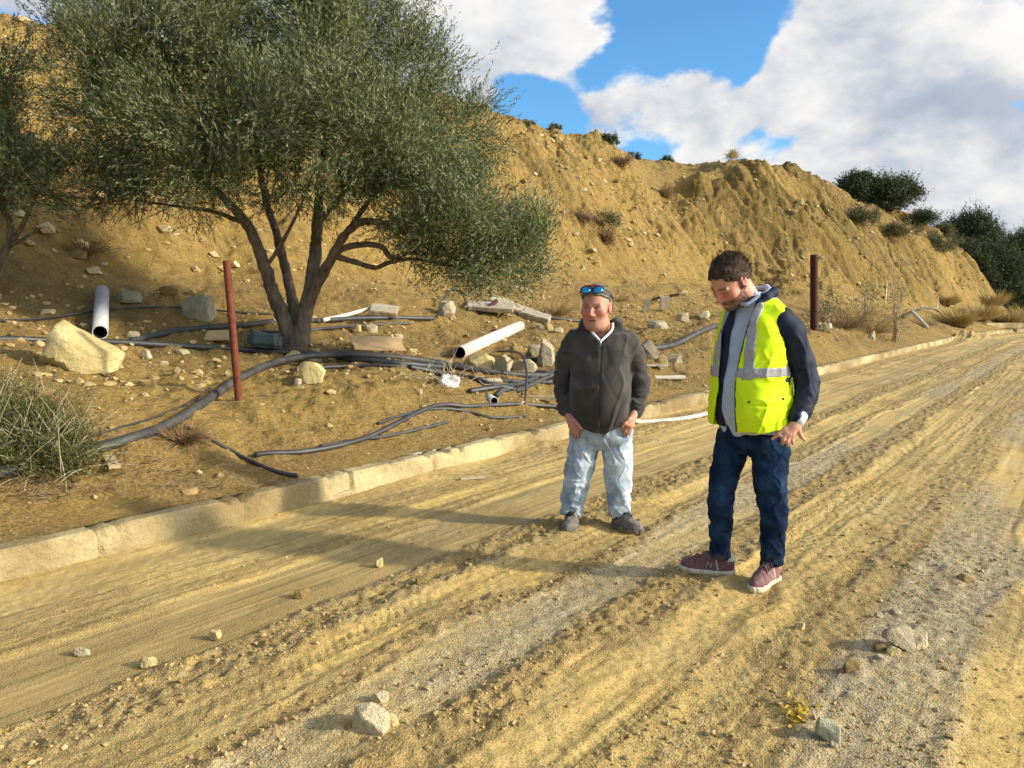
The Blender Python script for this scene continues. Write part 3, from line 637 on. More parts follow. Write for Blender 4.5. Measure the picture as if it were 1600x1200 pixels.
def broom_bush():
    rng = np.random.default_rng(77); t = empty('broom_bush', pix(45, 742)); tag(t, 'green and straw-coloured broom bush spilling over the bank in front of the boulder', 'shrub')
    b = t.location; n = 2600; px = rng.uniform(-80, 122, n); py = 748 - rng.random(n)**.8*125*np.clip(1.2-(px/122)**2*.9, .35, 1)
    P = np.array([np.array(pix(a, c)) for a, c in zip(px[:420], py[:420])]) - np.array(b); k = rng.integers(0, 420, n); P = P[k] + rng.normal(size=(n, 3))*np.array([.07, .07, .02])
    Dr = unit(rng.normal(size=(n, 3))*.8 + np.array([.25, -.35, .9])); L = rng.uniform(.12, .38, n)
    V, Fq, C = sprigs(rng, P, Dr, L, 12, .045, .0075, .38, .25, .4); C[:, 0] = np.clip(C[:, 0]*.9, 0, 1)
    link('foliage', np_mesh('foliage', V, Fq, False, {'Col': C}), M['broom'], t)
    ps = []
    for q in range(420):
        p = P[rng.integers(0, n)]; d = unit(rng.normal(size=3) + np.array([.2, -.3, .7])); l = rng.uniform(.15, .5)
        ps.append(spline([(*p, .003), (*(p+d*l*.5), .0025), (*(p+d*l+np.array([0, 0, -.12*l])), .001)], 5))
    V, Fq = tubes(ps, 4); link('stems', poly_mesh('stems', V, Fq), M['stem'], t)
broom_bush()
def litter():
    rng = np.random.default_rng(78); ps = []
    spots = [(60,770,90,22,80),(250,735,120,28,70),(150,690,50,30,30),(330,640,150,40,40),(700,600,60,30,60),(640,660,120,40,70),(840,560,80,60,40),(300,760,200,15,60)]
    for cx, cy, sx, sy, n in spots:
        for q in range(n):
            p = pix(cx+rng.normal()*sx*.5, cy+rng.normal()*sy*.5, .01); a = rng.uniform(0, 6.28); l = rng.uniform(.05, .22)
            d = np.array([math.cos(a), math.sin(a), rng.uniform(-.05, .35)])*l; p = np.array(p)
            ps.append([(*p, .0025), (*(p+d*.5+rng.normal(size=3)*.01), .002), (*(p+d), .001)])
    V, Fq = tubes(ps, 4); o = link('twig_litter', poly_mesh('twig_litter', V, Fq), M['twig']); tag(o, kind='stuff')
litter()
def sapling(px, py, label, top, seed):
    rng = np.random.default_rng(seed); b = pix(px, py); off = np.array(b); s = b.y/F_PX; t = empty('sapling', b); tag(t, label, 'sapling', 'saplings behind the kerb'); ps = []; tips = []
    for q in range(9):
        h = (py-top)*s*rng.uniform(.5, 1.0); a = rng.normal(size=2)*.13*h; ps.append(spline([(rng.normal()*.08, rng.normal()*.08, -.05, .018), (a[0]*.4, a[1]*.4, h*.5, .012), (a[0], a[1], h, .004)], 8)); tips.append(ps[-1])
    V, Fq = tubes(ps, 5); link('stems', poly_mesh('stems', V, Fq), M['stem'], t)
    P = np.concatenate([p[3:, :3] for p in tips]); k = rng.integers(0, len(P), 150); P = P[k]+rng.normal(size=(150, 3))*.14
    V, Fq, C = sprigs(rng, P, unit(rng.normal(size=(150, 3))+np.array([0, 0, .4])), .2, 6, .06, .022, .6); link('foliage', np_mesh('foliage', V, Fq, False, {'Col': C}), M['broom'], t)
sapling(1399, 535, 'tall thin sapling with pale stems right behind the kerb', 395, 1)
sapling(1352, 505, 'green leafy sapling in the weeds left of the tall one', 420, 2)
sapling(1290, 518, 'low sapling stems beside the dark steel post', 455, 3)
# ------------------------------------------------------------ stones, pipes and rubbish
_bm = bmesh.new(); bmesh.ops.create_icosphere(_bm, subdivisions=4, radius=1); _bm.verts.ensure_lookup_table()
ICO_V = np.array([v.co[:] for v in _bm.verts]); ICO_F = np.array([[v.index for v in f.verts] for f in _bm.faces]); _bm.free()
def rock_mesh(name, sx, sy, sz, seed, facets=11, rough=.05, soft=.03):
    rng = np.random.default_rng(seed); n = unit(rng.normal(size=(facets, 3))); n = np.concatenate([n, [[0, 0, -1.0]], unit(np.array([[1, .1, .1], [-1, .2, .1], [.1, -1, .2], [.1, 1, .1], [0, .1, 1]])+rng.normal(size=(5, 3))*.18)])
    d = np.concatenate([rng.uniform(.62, .95, facets), [.6], rng.uniform(.72, .9, 5)])
    dots = ICO_V @ n.T; r = np.where(dots > .05, d[None, :]/np.maximum(dots, .05), 9.0)
    k = 150.0; r = -np.log(np.exp(-k*np.minimum(r, 3)).sum(1))/k          # softened corners
    r = np.clip(r, .3, 1.15); P = ICO_V*r[:, None]
    q = P*1.6+seed*3.1; P = P*(1 + rough*fbm3(q[:, 0], q[:, 1], q[:, 2], 2, seed)[:, None] + 0.03*fbm3(q[:, 0]*5, q[:, 1]*6, q[:, 2]*6, 2, seed+5)[:, None])
    P = P - P.min(0)*np.array([0, 0, 1]); ext = P.max(0)-P.min(0); P = P/ext*np.array([sx, sy, sz])
    me = np_mesh(name, P, ICO_F, True); me.set_sharp_from_angle(angle=R(24)); return me
def rock(label, px, py, wpx, hpx, mat, seed, group=None, rz=None, name='rock', depth=.8, sink=.12, cat='rock', facets=11, tilt=0.0):
    """px, py: middle of the foot; wpx, hpx: seen width and height in the photograph"""
    b = pix(px, py); s = b.y/F_PX; sx, sz = wpx*s, hpx*s; b2 = b + Vector((0, sx*depth*.5*b.y/b.length if True else 0, 0)); b2.z = float(ground(b2.x, b2.y)) - sink*sz
    b2.z = min(b2.z, b.z + .1*sz)
    o = link(name, rock_mesh(name, sx, sx*depth, sz*(1+sink), seed, facets), M[mat]); o.location = b2
    o.rotation_euler = (0, tilt, (seed*.37 % .5 - .25) if rz is None else rz)
    return tag(o, label, cat, group)
G1, G2, G3 = 'stones lying on the muddy road', 'stones on the bank', 'rubble stones beside the pipes'
ROCKS = [
 ('big pale yellow boulder between the broom bush and the grey pipe', 108, 579, 114, 76, 'yellowstone', 3, G2, .75),
 ('grey squared block at the foot of the slope left of the rusty post', 303, 500, 50, 40, 'greystone', 5, G2, .8),
 ('low grey stone beside the squared block', 195, 476, 42, 20, 'greystone', 6, G2, .8),
 ('dark brown lump behind the squared grey block', 262, 466, 34, 15, 'mudclod', 7, G2, .8),
 ('pale stone pair member lying above the black pipe, left of the post', 204, 530, 24, 14, 'limestone', 8, G2, .8),
 ('squat stone on top of the slope edge left of the grey pipe', 72, 494, 20, 9, 'limestone', 9, G2, .8),
 ('white cube-like stone just under the long black pipe', 227, 561, 14, 14, 'limestone', 10, G2, .9),
 ('flat white stone below the long black pipe', 252, 570, 18, 7, 'limestone', 11, G2, .8),
 ('long flat pale stone under the pipe near the rusty post', 283, 556, 22, 8, 'limestone', 12, G2, .7),
 ('yellow wedge stone leaning under the arched black pipe', 489, 604, 40, 32, 'yellowstone', 13, G2, .6),
 ('yellow rough block behind the arched pipe in front of the olive trunk', 455, 563, 34, 14, 'yellowstone', 14, G2, .7),
 ('small white stone left of the wedge stone', 465, 603, 16, 10, 'limestone', 15, G2, .8),
 ('ochre flat block behind the arched pipe', 492, 566, 44, 10, 'yellowstone', 16, G2, .7),
 ('pale stone by the black bar right of the olive trunk', 578, 521, 24, 14, 'limestone', 17, G2, .7),
 ('small yellow stone by the black bar', 557, 520, 15, 10, 'yellowstone', 18, G2, .8),
 ('little pale stone in the open earth right of the tan board', 622, 532, 13, 9, 'limestone', 19, G2, .8),
 ('brown round stone under the crown edge', 620, 488, 14, 9, 'mudclod', 20, G2, .8),
 ('round dark-sided boulder under the low right branch of the olive', 698, 497, 30, 25, 'greystone', 21, G2, .9),
 ('bright yellow angular block under the white pipe', 752, 581, 46, 28, 'yellowstone', 22, G3, .8),
 ('pale cracked block right of the yellow angular block', 786, 585, 30, 28, 'limestone', 23, G3, .8),
 ('light stone left of the yellow block below the pipe mouth', 735, 577, 22, 16, 'yellowstone', 24, G3, .8),
 ('tall pale rubble stone behind the hoodie man\'s elbow', 853, 574, 30, 40, 'greystone', 25, G3, .8),
 ('brown rubble block left of the hoodie man\'s arm', 822, 585, 40, 22, 'greystone', 26, G3, .8),
 ('rubble stone wedged above the pipes near the hoodie man', 836, 558, 26, 18, 'greystone', 27, G3, .8),
 ('dark rubble lump right of the cracked block', 808, 562, 26, 18, 'mudclod', 28, G3, .8),
 ('yellow brick-like stone on the bank behind the hoodie man\'s shoulder', 857, 518, 16, 12, 'yellowstone', 29, G3, .8),
 ('cream stone next to the brick-like yellow stone', 843, 516, 12, 9, 'limestone', 30, G3, .8),
 ('pale flat stone right beside the brick-like yellow stone', 872, 522, 16, 9, 'limestone', 31, G3, .8),
 ('pale stone left of the pipe mouth', 700, 570, 14, 9, 'limestone', 32, G3, .8),
 ('flat white stone half under the pipes', 772, 601, 26, 8, 'limestone', 33, G3, .7),
 ('white stone block at the foot of the dark steel post', 1292, 513, 23, 10, 'limestone', 34, G2, .8),
 ('pale stone standing on the kerb side right of the post', 1364, 532, 12, 15, 'limestone', 35, G2, .8),
 ('large pale slab-like stone lying between the two men', 1068, 506, 18, 15, 'limestone', 36, G2, .9),
 ('flat brown stone between the two men', 1030, 515, 34, 12, 'greystone', 37, G2, .8),
 ('rounded rubble stone under the hose between the men', 1036, 572, 22, 16, 'yellowstone', 38, G3, .8),
 ('rough rubble stone right of the rounded one between the men', 1056, 570, 26, 14, 'greystone', 39, G3, .8),
 ('pale rubble stone close to the hoodie man\'s right side', 1018, 566, 22, 13, 'limestone', 40, G3, .8),
 ('small white stone touching the vest man\'s back edge', 1103, 498, 18, 12, 'limestone', 41, G2, .8),
 ('cluster stone on the slope foot above the men', 1068, 462, 16, 9, 'yellowstone', 42, G2, .8),
 ('pale rock halfway up the slope left of the spur', 912, 300, 12, 6, 'limestone', 43, G2, .8),
 ('pale rock low on the slope right of the dry bush', 985, 385, 11, 7, 'limestone', 44, G2, .8),
 ('light stone embedded in the ridge of the spur', 1252, 325, 13, 11, 'yellowstone', 45, G2, .8),
 # on the road
 ('cream rounded rock alone on the road near the photo bottom', 578, 1157, 64, 46, 'limestone', 50, G1, .85),
 ('small flat cream stone behind the cream rounded rock', 592, 1103, 30, 17, 'limestone', 51, G1, .8),
 ('small pale chip at the side of the cream rounded rock', 613, 1140, 18, 24, 'yellowstone', 52, G1, .8),
 ('tiny clod in front of the cream rounded rock', 543, 1150, 14, 16, 'mudclod', 53, G1, .8),
 ('long tilted grey stone leaning in the roadside heap', 1404, 1022, 58, 47, 'greystone', 54, G1, .5),
 ('rounded beige stone right of the tilted grey stone', 1441, 1018, 44, 37, 'limestone', 55, G1, .8),
 ('small tan stone below the tilted grey stone', 1399, 1029, 24, 16, 'yellowstone', 56, G1, .8),
 ('flat pale chip in front of the roadside heap', 1381, 1038, 24, 12, 'limestone', 57, G1, .8),
 ('brown clod on the left of the roadside heap', 1376, 1022, 20, 16, 'mudclod', 58, G1, .8),
 ('brown clod below the roadside heap', 1334, 1058, 28, 24, 'mudclod', 59, G1, .8),
 ('small clod beside the clod below the heap', 1318, 1058, 16, 12, 'mudclod', 60, G1, .8),
 ('greenish grey pointed stone near the bottom right', 1299, 1162, 40, 34, 'greenstone', 164, G1, .9),
 ('small dark chip below the greenish pointed stone', 1305, 1171, 16, 10, 'greystone', 62, G1, .8),
 ('square tan stone on the grey wet strip', 334, 1001, 20, 15, 'yellowstone', 63, G1, .9),
 ('yellow lump stone left of the square tan stone', 226, 1045, 28, 16, 'yellowstone', 64, G1, .9),
 ('flat white shard lying on the wet mud at the left', 122, 1025, 34, 12, 'limestone', 65, G1, .5),
 ('tan clod in front of the hoodie man\'s shadow', 592, 887, 14, 14, 'yellowstone', 66, G1, .9),
 ('brown clod left of the tan clod', 470, 936, 24, 14, 'mudclod', 67, G1, .8),
 ('clod in the tread ridge between the shadow and the bottom', 660, 917, 26, 14, 'mudclod', 68, G1, .8),
 ('pale brown lump right of the vest man\'s feet towards the bottom', 1252, 986, 18, 13, 'yellowstone', 69, G1, .8),
 ('low clod near the right edge of the road', 1512, 911, 28, 11, 'mudclod', 70, G1, .8),
 ('flat small stone above the roadside heap', 1402, 961, 20, 6, 'greystone', 71, G1, .8),
 ('small stone left of the flat one above the heap', 1374, 966, 13, 8, 'limestone', 72, G1, .8),
 ('small pale stone near the far kerb end', 1523, 528, 8, 8, 'limestone', 73, G1, .8),
]
for lab, px, py, w_, h_, mat, seed, grp, dep in ROCKS:
    if lab.startswith('big pale'):
        o = rock(lab, px, py, w_, h_, mat, 303, grp, rz=.1, depth=dep, facets=16); cs = np.empty(len(o.data.vertices)*3, np.float32); o.data.vertices.foreach_get('co', cs); cs = cs.reshape(-1, 3); sx = np.abs(cs[:, 0]).max()
        cs[:, 2] *= np.interp(cs[:, 0]/sx, [-1, -.55, -.35, 0, .6, 1], [.80, 1.0, 1.05, .86, .60, .45]); cs[:, 1] *= np.interp(cs[:, 0]/sx, [-1, 0, 1], [1.1, 1, .8]); o.data.vertices.foreach_set('co', cs.ravel()); o.data.update(); continue
    if lab.startswith('long tilted'): rock(lab, px, py, 62, 34, mat, seed, grp, rz=.15, depth=dep, tilt=.55).location.z += .035
    else: rock(lab, px, py, w_, h_, mat, seed, grp, depth=dep)

def pebbles(name, n, sampler, smin, smax, seed, mat, stretch=.6):
    rng = np.random.default_rng(seed); bm = bmesh.new(); bmesh.ops.create_icosphere(bm, subdivisions=1, radius=1); base = np.array([v.co[:] for v in bm.verts]); fc = np.array([[v.index for v in f.verts] for f in bm.faces]); bm.free()
    P = sampler(rng, n); n = len(P); sc = smin*(smax/smin)**(rng.random(n)**2.2)
    off = 1 + .30*rng.normal(size=(n, len(base), 1)).clip(-1.2, 1.2); V = base[None]*off*sc[:, None, None]*np.array([1, .8, stretch])
    a = rng.uniform(0, 6.28, n); c, s = np.cos(a), np.sin(a); X = V[..., 0]*c[:, None]-V[..., 1]*s[:, None]; Yv = V[..., 0]*s[:, None]+V[..., 1]*c[:, None]
    V = np.stack([X, Yv, V[..., 2]], 2) + P[:, None, :] + np.array([0, 0, .15])*sc[:, None, None]
    Fq = (fc[None]+np.arange(n)[:, None, None]*len(base)).reshape(-1, 3); C = np.repeat(np.clip(rng.beta(1.6, 1.6, n)[:, None]*np.ones((1, 3)), 0, 1), len(base), 0)
    o = link(name, np_mesh(name, V.reshape(-1, 3), Fq, False, {'Col': C}), mat); tag(o, kind='stuff'); return o
def m_pebble(name, a, b):
    n = NT(name); at = n.attr('Col'); co = n.co(); f = n.noise(co, 60, 4, .7); c = n.mix(n.sep(at.outputs['Color'])[0], a, b); c = n.mix(n.rng(f, .55, .3, 0, .5), c, (.16, .10, .04)); return n.done(c, .95, n.bump(f, .5, .01))
def road_sampler(rng, n):
    r = 2.2*(14/2.2)**rng.random(n); th = rng.uniform(-.62, .66, n); x, y = r*np.sin(th), r*np.cos(th); u, w = to_uw(x, y); k = w < -.03
    x, y, u, w = x[k], y[k], u[k], w[k]; v, q, clump, gold, wet, asph = road_fields(u, w); keep = rng.random(len(x)) < (.12 + .8*clump + .45*asph - .25*wet)*np.where(noise2(x*2, y*2, 7) > -.2, 1, .25)
    x, y, u, w = x[keep], y[keep], u[keep], w[keep]; return np.stack([x, y, road_z(u, w)], 1)
def bank_sampler(rng, n):
    u = rng.uniform(-3, 34, n)*rng.random(n)**.35; w = rng.uniform(.22, 7.6, n); x, y = from_uw(u, w); keep = rng.random(n) < np.where(fbm2(x*.8, y*.8, 2, 17) > .1, .9, .25)
    keep = keep & ((w > 2.0) | (rng.random(n) < .5))
    return np.stack([x[keep], y[keep], soil_z(u[keep], w[keep])], 1)
def slope_sampler(rng, n):
    u = rng.uniform(0, 58, n); w = rng.uniform(2.5, 13.5, n); x, y = from_uw(u, w); z = soil_z(u, w); zb, W = bank_base(u, w); keep = (w > W[4]-.2) & (rng.random(n) < np.where(fbm2(u*.5, w*.35, 3, 18) > .15, .9, .15)); return np.stack([x[keep], y[keep], z[keep]], 1)
pebbles('road_gravel', 34000, road_sampler, .004, .016, 1, m_pebble('road_grit', (.24, .15, .05), (.52, .38, .17)))
pebbles('bank_gravel', 19000, bank_sampler, 0.006, .065, 2, m_pebble('bank_chips', (.26, .16, .05), (.54, .41, .20)))
pebbles('slope_gravel', 6500, slope_sampler, .025, .17, 3, m_pebble('slope_chips', (.24, .15, .05), (.62, .50, .28)))

# ---- pipes and hoses
def hose(name, label, cat, pts, dia_px, mat, group=None, lift=.4, n=60, sink=0.0, dia=None, nseg=12):
    """a hose lying on the ground through these pixels; a third number lifts that point in metres"""
    w3 = []
    for q in pts:
        p = pix(q[0], q[1]); r = (dia or dia_px*px_size(p))/2; w3.append((p.x, p.y, p.z + r*lift*2 + (q[2] if len(q) > 2 else 0), r))
    rm = float(np.median([q[3] for q in w3])); sp = spline([(q[0], q[1], q[2], rm) for q in w3], n)
    def sm(a, it):
        for _ in range(it): a = np.concatenate([a[:1], a[:-2]*.25+a[1:-1]*.5+a[2:]*.25, a[-1:]])
        return a
    sp = sm(sp, 14); gz = ground(sp[:, 0], sp[:, 1]); gs = sm(np.maximum(gz, sm(gz, 30)), 8); sp[:, 2] = np.maximum(sm(np.maximum(sp[:, 2], gs + rm*.6), 8), gs + rm*.35)
    o0 = sp[0, :3].copy(); sp[:, :3] -= o0; V, Fq = tubes([sp], nseg); o = link(name, poly_mesh(name, V, Fq), M[mat]); o.location = o0; return tag(o, label, cat, group)
GP = 'black pipes and hoses on the bank'
hose('water_pipe', 'long black pipe running behind the boulder and under the olive tree', 'pipe', [(-30,537),(60,538),(200,541),(300,546),(400,551),(480,557),(560,566),(640,573),(720,580)], 9, 'black', GP)
hose('cable_duct', 'thick dusty black duct arching over the bank from the broom bush to the hoodie man', 'pipe', [(-30,752),(60,737),(130,712),(200,694),(250,679),(300,648),(345,615),(395,588,.03),(450,572,.06),(520,566,.06),(600,566,.05),(680,575,.03),(760,587),(830,592),(880,592)], 12, 'dusty', GP, n=90)
hose('water_pipe', 'dusty black pipe rising from the grey pipe to the olive trunk', 'pipe', [(205,537),(260,524),(330,515),(400,511),(462,508),(500,505)], 9, 'dusty', GP)
hose('wire', 'thin black wire stretched across the earth behind the boulder', 'wire', [(-20,503),(70,500),(150,493,.05),(215,487,.05),(270,481),(330,486),(400,491),(430,493)], 3.2, 'black', GP)
hose('metal_bar', 'straight black bar on the ground right of the olive trunk', 'bar', [(480,508,.03),(580,505,.03),(677,505,.03)], 7, 'black', GP)
hose('water_pipe', 'black pipe crossing under the duct left of the hoodie man', 'pipe', [(640,577),(700,589),(760,604),(800,611)], 9, 'black', GP)
hose('water_pipe', 'bluish black pipe bending up towards the hoodie man\'s elbow', 'pipe', [(733,615),(780,608),(815,603),(850,592),(890,577)], 8, 'black', GP)
hose('water_pipe', 'dark pipe stub rising steeply left of the hoodie man\'s sleeve', 'pipe', [(775,623),(810,614),(840,600),(872,586)], 7.5, 'dusty', GP)
hose('water_pipe', 'brownish black pipe nearest the kerb ending behind the hoodie man', 'pipe', [(398,715),(440,712),(490,708),(545,696),(590,682),(630,660),(665,641),(700,634),(728,640),(780,637),(840,637),(900,641)], 7.5, 'black', GP, n=80)
hose('water_pipe', 'narrow dark hose ending on the verge near the kerb', 'pipe', [(288,668),(330,690),(375,715),(425,737),(466,747)], 6, 'black', GP)
hose('water_pipe', 'second narrow pipe lying under the brownish pipe', 'pipe', [(500,700),(560,690),(610,683),(660,672),(700,662)], 6, 'dusty', GP)
hose('hose', 'greenish black hose sloping up between the two men', 'pipe', [(985,549),(1030,547),(1060,540),(1090,531,.08),(1120,521,.12)], 9, 'dusty', GP)
hose('cable', 'black cable running behind the hoodie man\'s shoulder', 'wire', [(820,490),(850,497),(890,502),(925,506)], 4, 'black', GP)
hose('cable', 'thin black cable looping down over the pipes left of the hoodie man', 'wire', [(778,556,.05),(795,570,.18),(815,590,.3),(823,610,.22),(820,633)], 3.5, 'black', GP)
hose('hose', 'flat cream hose lying along the kerb between the two men', 'hose', [(965,664),(1000,662),(1045,659),(1080,654),(1110,647)], 7, 'palepipe', lift=.2)
hose('hose', 'thin dark hose curling over the round boulder under the olive', 'hose', [(683,497),(690,484,.1),(705,472,.22),(722,474,.18),(732,488,.02)], 3.2, 'black', GP)
hose('water_pipe', 'black pipe bent into a low arch far along the kerb', 'pipe', [(1412,499),(1424,493,.14),(1440,490,.22),(1460,491,.2),(1476,498,.02)], 2.6, 'black', GP)
hose('pole', 'pale thin pole lying beside the arched far pipe', 'pole', [(1424,497,.25),(1448,513,.02)], 5, 'palepipe')
hose('pole', 'pale thin pole resting by the concrete slab right of the olive', 'pole', [(505,508,.05),(545,500,.06),(578,494,.1)], 6, 'palepipe')

for i, (lab, pts, d_) in enumerate([
  ('thin black hose running close above the arching duct', [(352,605),(400,577),(460,564),(540,558),(620,559),(690,567),(770,578),(860,583)], 5),
  ('thin black hose in the shade just below the arching duct', [(500,577),(560,574),(620,575),(680,584),(740,594),(800,599),(870,600)], 6),
  ('thin black hose looping loosely below the pipe bundle', [(590,664),(640,648),(690,640),(735,646),(770,655),(820,652)], 4.5),
  ('black hose half buried along the foot of the olive tree', [(390,520),(450,523),(500,516),(560,511),(640,508)], 5),
  ('thin hose trailing from the duct behind the broom bush', [(40,705),(110,690),(180,672),(250,652),(300,630),(340,600)], 4),
  ('greenish black hose beside the rubble behind the hoodie man', [(800,560),(850,566),(900,570),(960,566),(1000,556)], 6)]):
    hose('hose', lab, 'hose', pts, d_, 'black', GP)
def rigid_pipe(label, a, b, dia, mat, mouth='a', group=None, name='pipe_section'):
    """a stiff pipe with a real bore; a, b world points on its axis"""
    a, b = Vector(a), Vector(b); L = (b-a).length; n = 28; bm = bmesh.new(); r, ri = dia/2, dia/2*.86; rings = []
    for rad, z in ((ri, L-.002), (r, L), (r, 0), (ri, .0), (ri, L*.9)):
        rings.append([bm.verts.new((rad*math.cos(6.28319*k/n), rad*math.sin(6.28319*k/n), z)) for k in range(n)])
    for p, q in zip(rings[:-1], rings[1:]):
        for k in range(n): bm.faces.new((p[k], p[(k+1) % n], q[(k+1) % n], q[k]))
    for f in bm.faces: f.smooth = True
    me = bpy.data.meshes.new(name); bm.to_mesh(me); bm.free(); o = link(name, me, M[mat]); o.location = a; o.rotation_euler = (b-a).to_track_quat('Z', 'Y').to_euler()
    for p in me.polygons:
        if p.index >= 3*n: p.material_index = 1
    me.materials.append(M['hole']); return tag(o, label, 'pipe', group)
GW = 'loose pipe sections on the bank'
p0 = pix(157, 531); d0 = 23*px_size(p0); a = p0 + Vector((0, 0, d0/2)); b = at_depth(160, 455, p0.y+1.7)
rigid_pipe('grey plastic pipe section lying behind the big yellow boulder', a, b, d0, 'pvc', group=GW)
p0 = pix(718, 561); p1 = pix(812, 519); d0 = 21*px_size(p0)
rigid_pipe('long dusty white pipe section lying slantwise left of the hoodie man', p0+Vector((0, 0, d0*.45)), p1+Vector((0, 0, d0*.5)), d0, 'palepipe', group=GW)
p0 = pix(772, 634); d0 = 14*px_size(p0)
rigid_pipe('short grey pipe stub with open end near the kerb', p0+Vector((0, 0, d0*.5)), p0+Vector((-.10, .20, d0*.5+.03)), d0, 'pvc', group=GW)
p0 = pix(752, 492); rigid_pipe('dark rusty pipe sticking up out of the ground near the concrete slabs', p0-Vector((.03, 0, .02)), p0+Vector((.30, .25, .26)), .085, 'darkrust', group=GW)

def post(label, px, py, tx, ty, dia, mat):
    b = pix(px, py); top = at_depth(tx, ty, b.y); d = (top-b); bm = bmesh.new(); n = 24; L = d.length
    rng = np.random.default_rng(int(px)); rings = []
    zs = np.linspace(-.25, L, 40)
    for z in zs:
        rr = dia/2*(1 + .02*float(noise2(z*4., 3.0, 9))); rings.append([bm.verts.new((rr*math.cos(6.28319*k/n), rr*math.sin(6.28319*k/n), z)) for k in range(n)])
    rings.append([bm.verts.new((v.co.x*.86, v.co.y*.86, L)) for v in rings[-1]]); rings.append([bm.verts.new((v.co.x, v.co.y, L-.12)) for v in rings[-1]])
    for p, q in zip(rings[:-1], rings[1:]):
        for k in range(n): bm.faces.new((p[k], p[(k+1) % n], q[(k+1) % n], q[k]))
    bm.faces.new(rings[-1])
    for f in bm.faces: f.smooth = True
    me = bpy.data.meshes.new('steel_post'); bm.to_mesh(me); bm.free(); o = link('steel_post', me, M[mat]); o.location = b; o.rotation_euler = d.to_track_quat('Z', 'Y').to_euler(); return tag(o, label, 'post', 'steel posts along the road')
post('slightly leaning thin rust-red steel post in the mound left of the olive tree', 373, 626, 354, 407, .068, 'rust')
post('thick dark rusty steel post behind the man in the yellow vest', 1272, 516, 1272, 398, .20, 'darkrust')
def stake(label, px, py, top):
    b = pix(px, py); s = px_size(b); h = (py-top)*s; bm = bmesh.new(); bmesh.ops.create_cube(bm, size=1); bmesh.ops.scale(bm, vec=(.06, .06, h+.2), verts=bm.verts); bmesh.ops.translate(bm, vec=(0, 0, h/2-.1), verts=bm.verts)
    for v in bm.verts:
        if v.co.z > 0: v.co.x *= .7; v.co.y *= .7
    bmesh.ops.bevel(bm, geom=bm.edges[:], offset=.008, segments=2, affect='EDGES'); me = bpy.data.meshes.new('stake'); bm.to_mesh(me); bm.free(); o = link('stake', me, M['stake']); o.location = b; o.rotation_euler = (0.02, .03, .4); tag(o, label, 'stake', 'pale stakes in the weeds')
stake('tallest pale stake in the weeds behind the kerb', 1383, 474, 440); stake('short pale stake just right of the tallest stake', 1407, 480, 461); stake('pale stake far right by the tussocks', 1464, 482, 464); stake('pale stake left of the tallest one, right of the dark post', 1342, 486, 466)

def slab(name, label, cat, px, py, sx, sy, sz, mat, rx=0, ry=0, rz=0, group=None, seed=1, lift=0.0, rough=.012, ragged=.0):
    """a broken board or slab with worn edges; px, py is its middle on the ground"""
    b = pix(px, py); bm = bmesh.new(); bmesh.ops.create_cube(bm, size=1); bmesh.ops.scale(bm, vec=(sx, sy, sz), verts=bm.verts)
    bmesh.ops.bevel(bm, geom=bm.edges[:], offset=min(sx, sy, sz)*.12, segments=2, affect='EDGES'); bmesh.ops.subdivide_edges(bm, edges=[e for e in bm.edges if e.calc_length() > .5*min(sx, sy)], cuts=5, use_grid_fill=True)
    for v in bm.verts:
        q = v.co*5+Vector((seed*3.3, seed, 0)); k = float(fbm3(q.x, q.y, q.z, 2, seed)); v.co += v.co.normalized()*rough*k
        if ragged: v.co.x += ragged*float(noise2(v.co.y*4/sy, seed*1.0, seed))*np.sign(v.co.x); v.co.y += ragged*float(noise2(v.co.x*4/sx, seed+9.0, seed))*np.sign(v.co.y)
    me = bpy.data.meshes.new(name); bm.to_mesh(me); bm.free(); o = link(name, me, M[mat]); o.location = b + Vector((0, 0, sz*.4+lift)); o.rotation_euler = (rx, ry, rz); return tag(o, label, cat, group)
slab('wooden_board', 'flat tan board lying on the earth right of the olive trunk', 'board', 590, 552, .66, .50, .02, 'board', .30, .05, .35, 'boards on the bank', 2, .12)
slab('wooden_board', 'tan board half hidden behind the rusty post', 'board', 345, 535, .36, .36, .025, 'board', .28, 0, .2, 'boards on the bank', 3, .08)
slab('plank', 'short weathered plank sticking out under the black duct', 'board', 174, 727, .30, .075, .022, 'wood', .05, .12, -.95, 'boards on the bank', 4, .02, .004)
slab('plank', 'pale plank on the verge between the two men', 'board', 1046, 595, .52, .09, .05, 'stake', 0, 0, .12, 'boards on the bank', 5, .03)
slab('plank', 'pale brown wood piece by the hoodie man\'s left wrist', 'board', 850, 627, .36, .08, .05, 'wood', 0, 0, -.1, 'boards on the bank', 6, .02)
slab('plank', 'flat whitish slat beside the rubble between the men', 'board', 1025, 577, .42, .09, .03, 'stake', .0, 0, -.12, 'boards on the bank', 7, .03)
slab('plank', 'thin stick of wood at the foot of the kerb', 'board', 527, 779, .26, .025, .018, 'wood', 0, -.15, .7, 'boards on the bank', 8, .02, .002)
slab('plank', 'pale chip of wood on the road near the kerb', 'board', 738, 750, .22, .05, .02, 'wood', 0, 0, .3, 'boards on the bank', 9, .01, .002)
GS = 'broken concrete slabs on the bank'
slab('concrete_slab', 'grey concrete slab tipped up behind the black bar', 'slab', 600, 497, .46, .30, .09, 'slab', .45, .12, .1, GS, 11, .08, .02)
slab('concrete_slab', 'long pale slab lying at the crown edge of the olive', 'slab', 765, 486, .95, .5, .08, 'slab', .25, .06, -.1, GS, 12, .05, .03)
slab('concrete_slab', 'brown broken slab left of the cable end', 'slab', 797, 488, .9, .35, .14, 'greystone', .35, .35, -.3, GS, 13, .05, .05)
slab('concrete_slab', 'pale slanted slab behind the hoodie man\'s shoulder', 'slab', 837, 502, .6, .3, .12, 'slab', .3, .25, -.3, GS, 14, .05, .04)
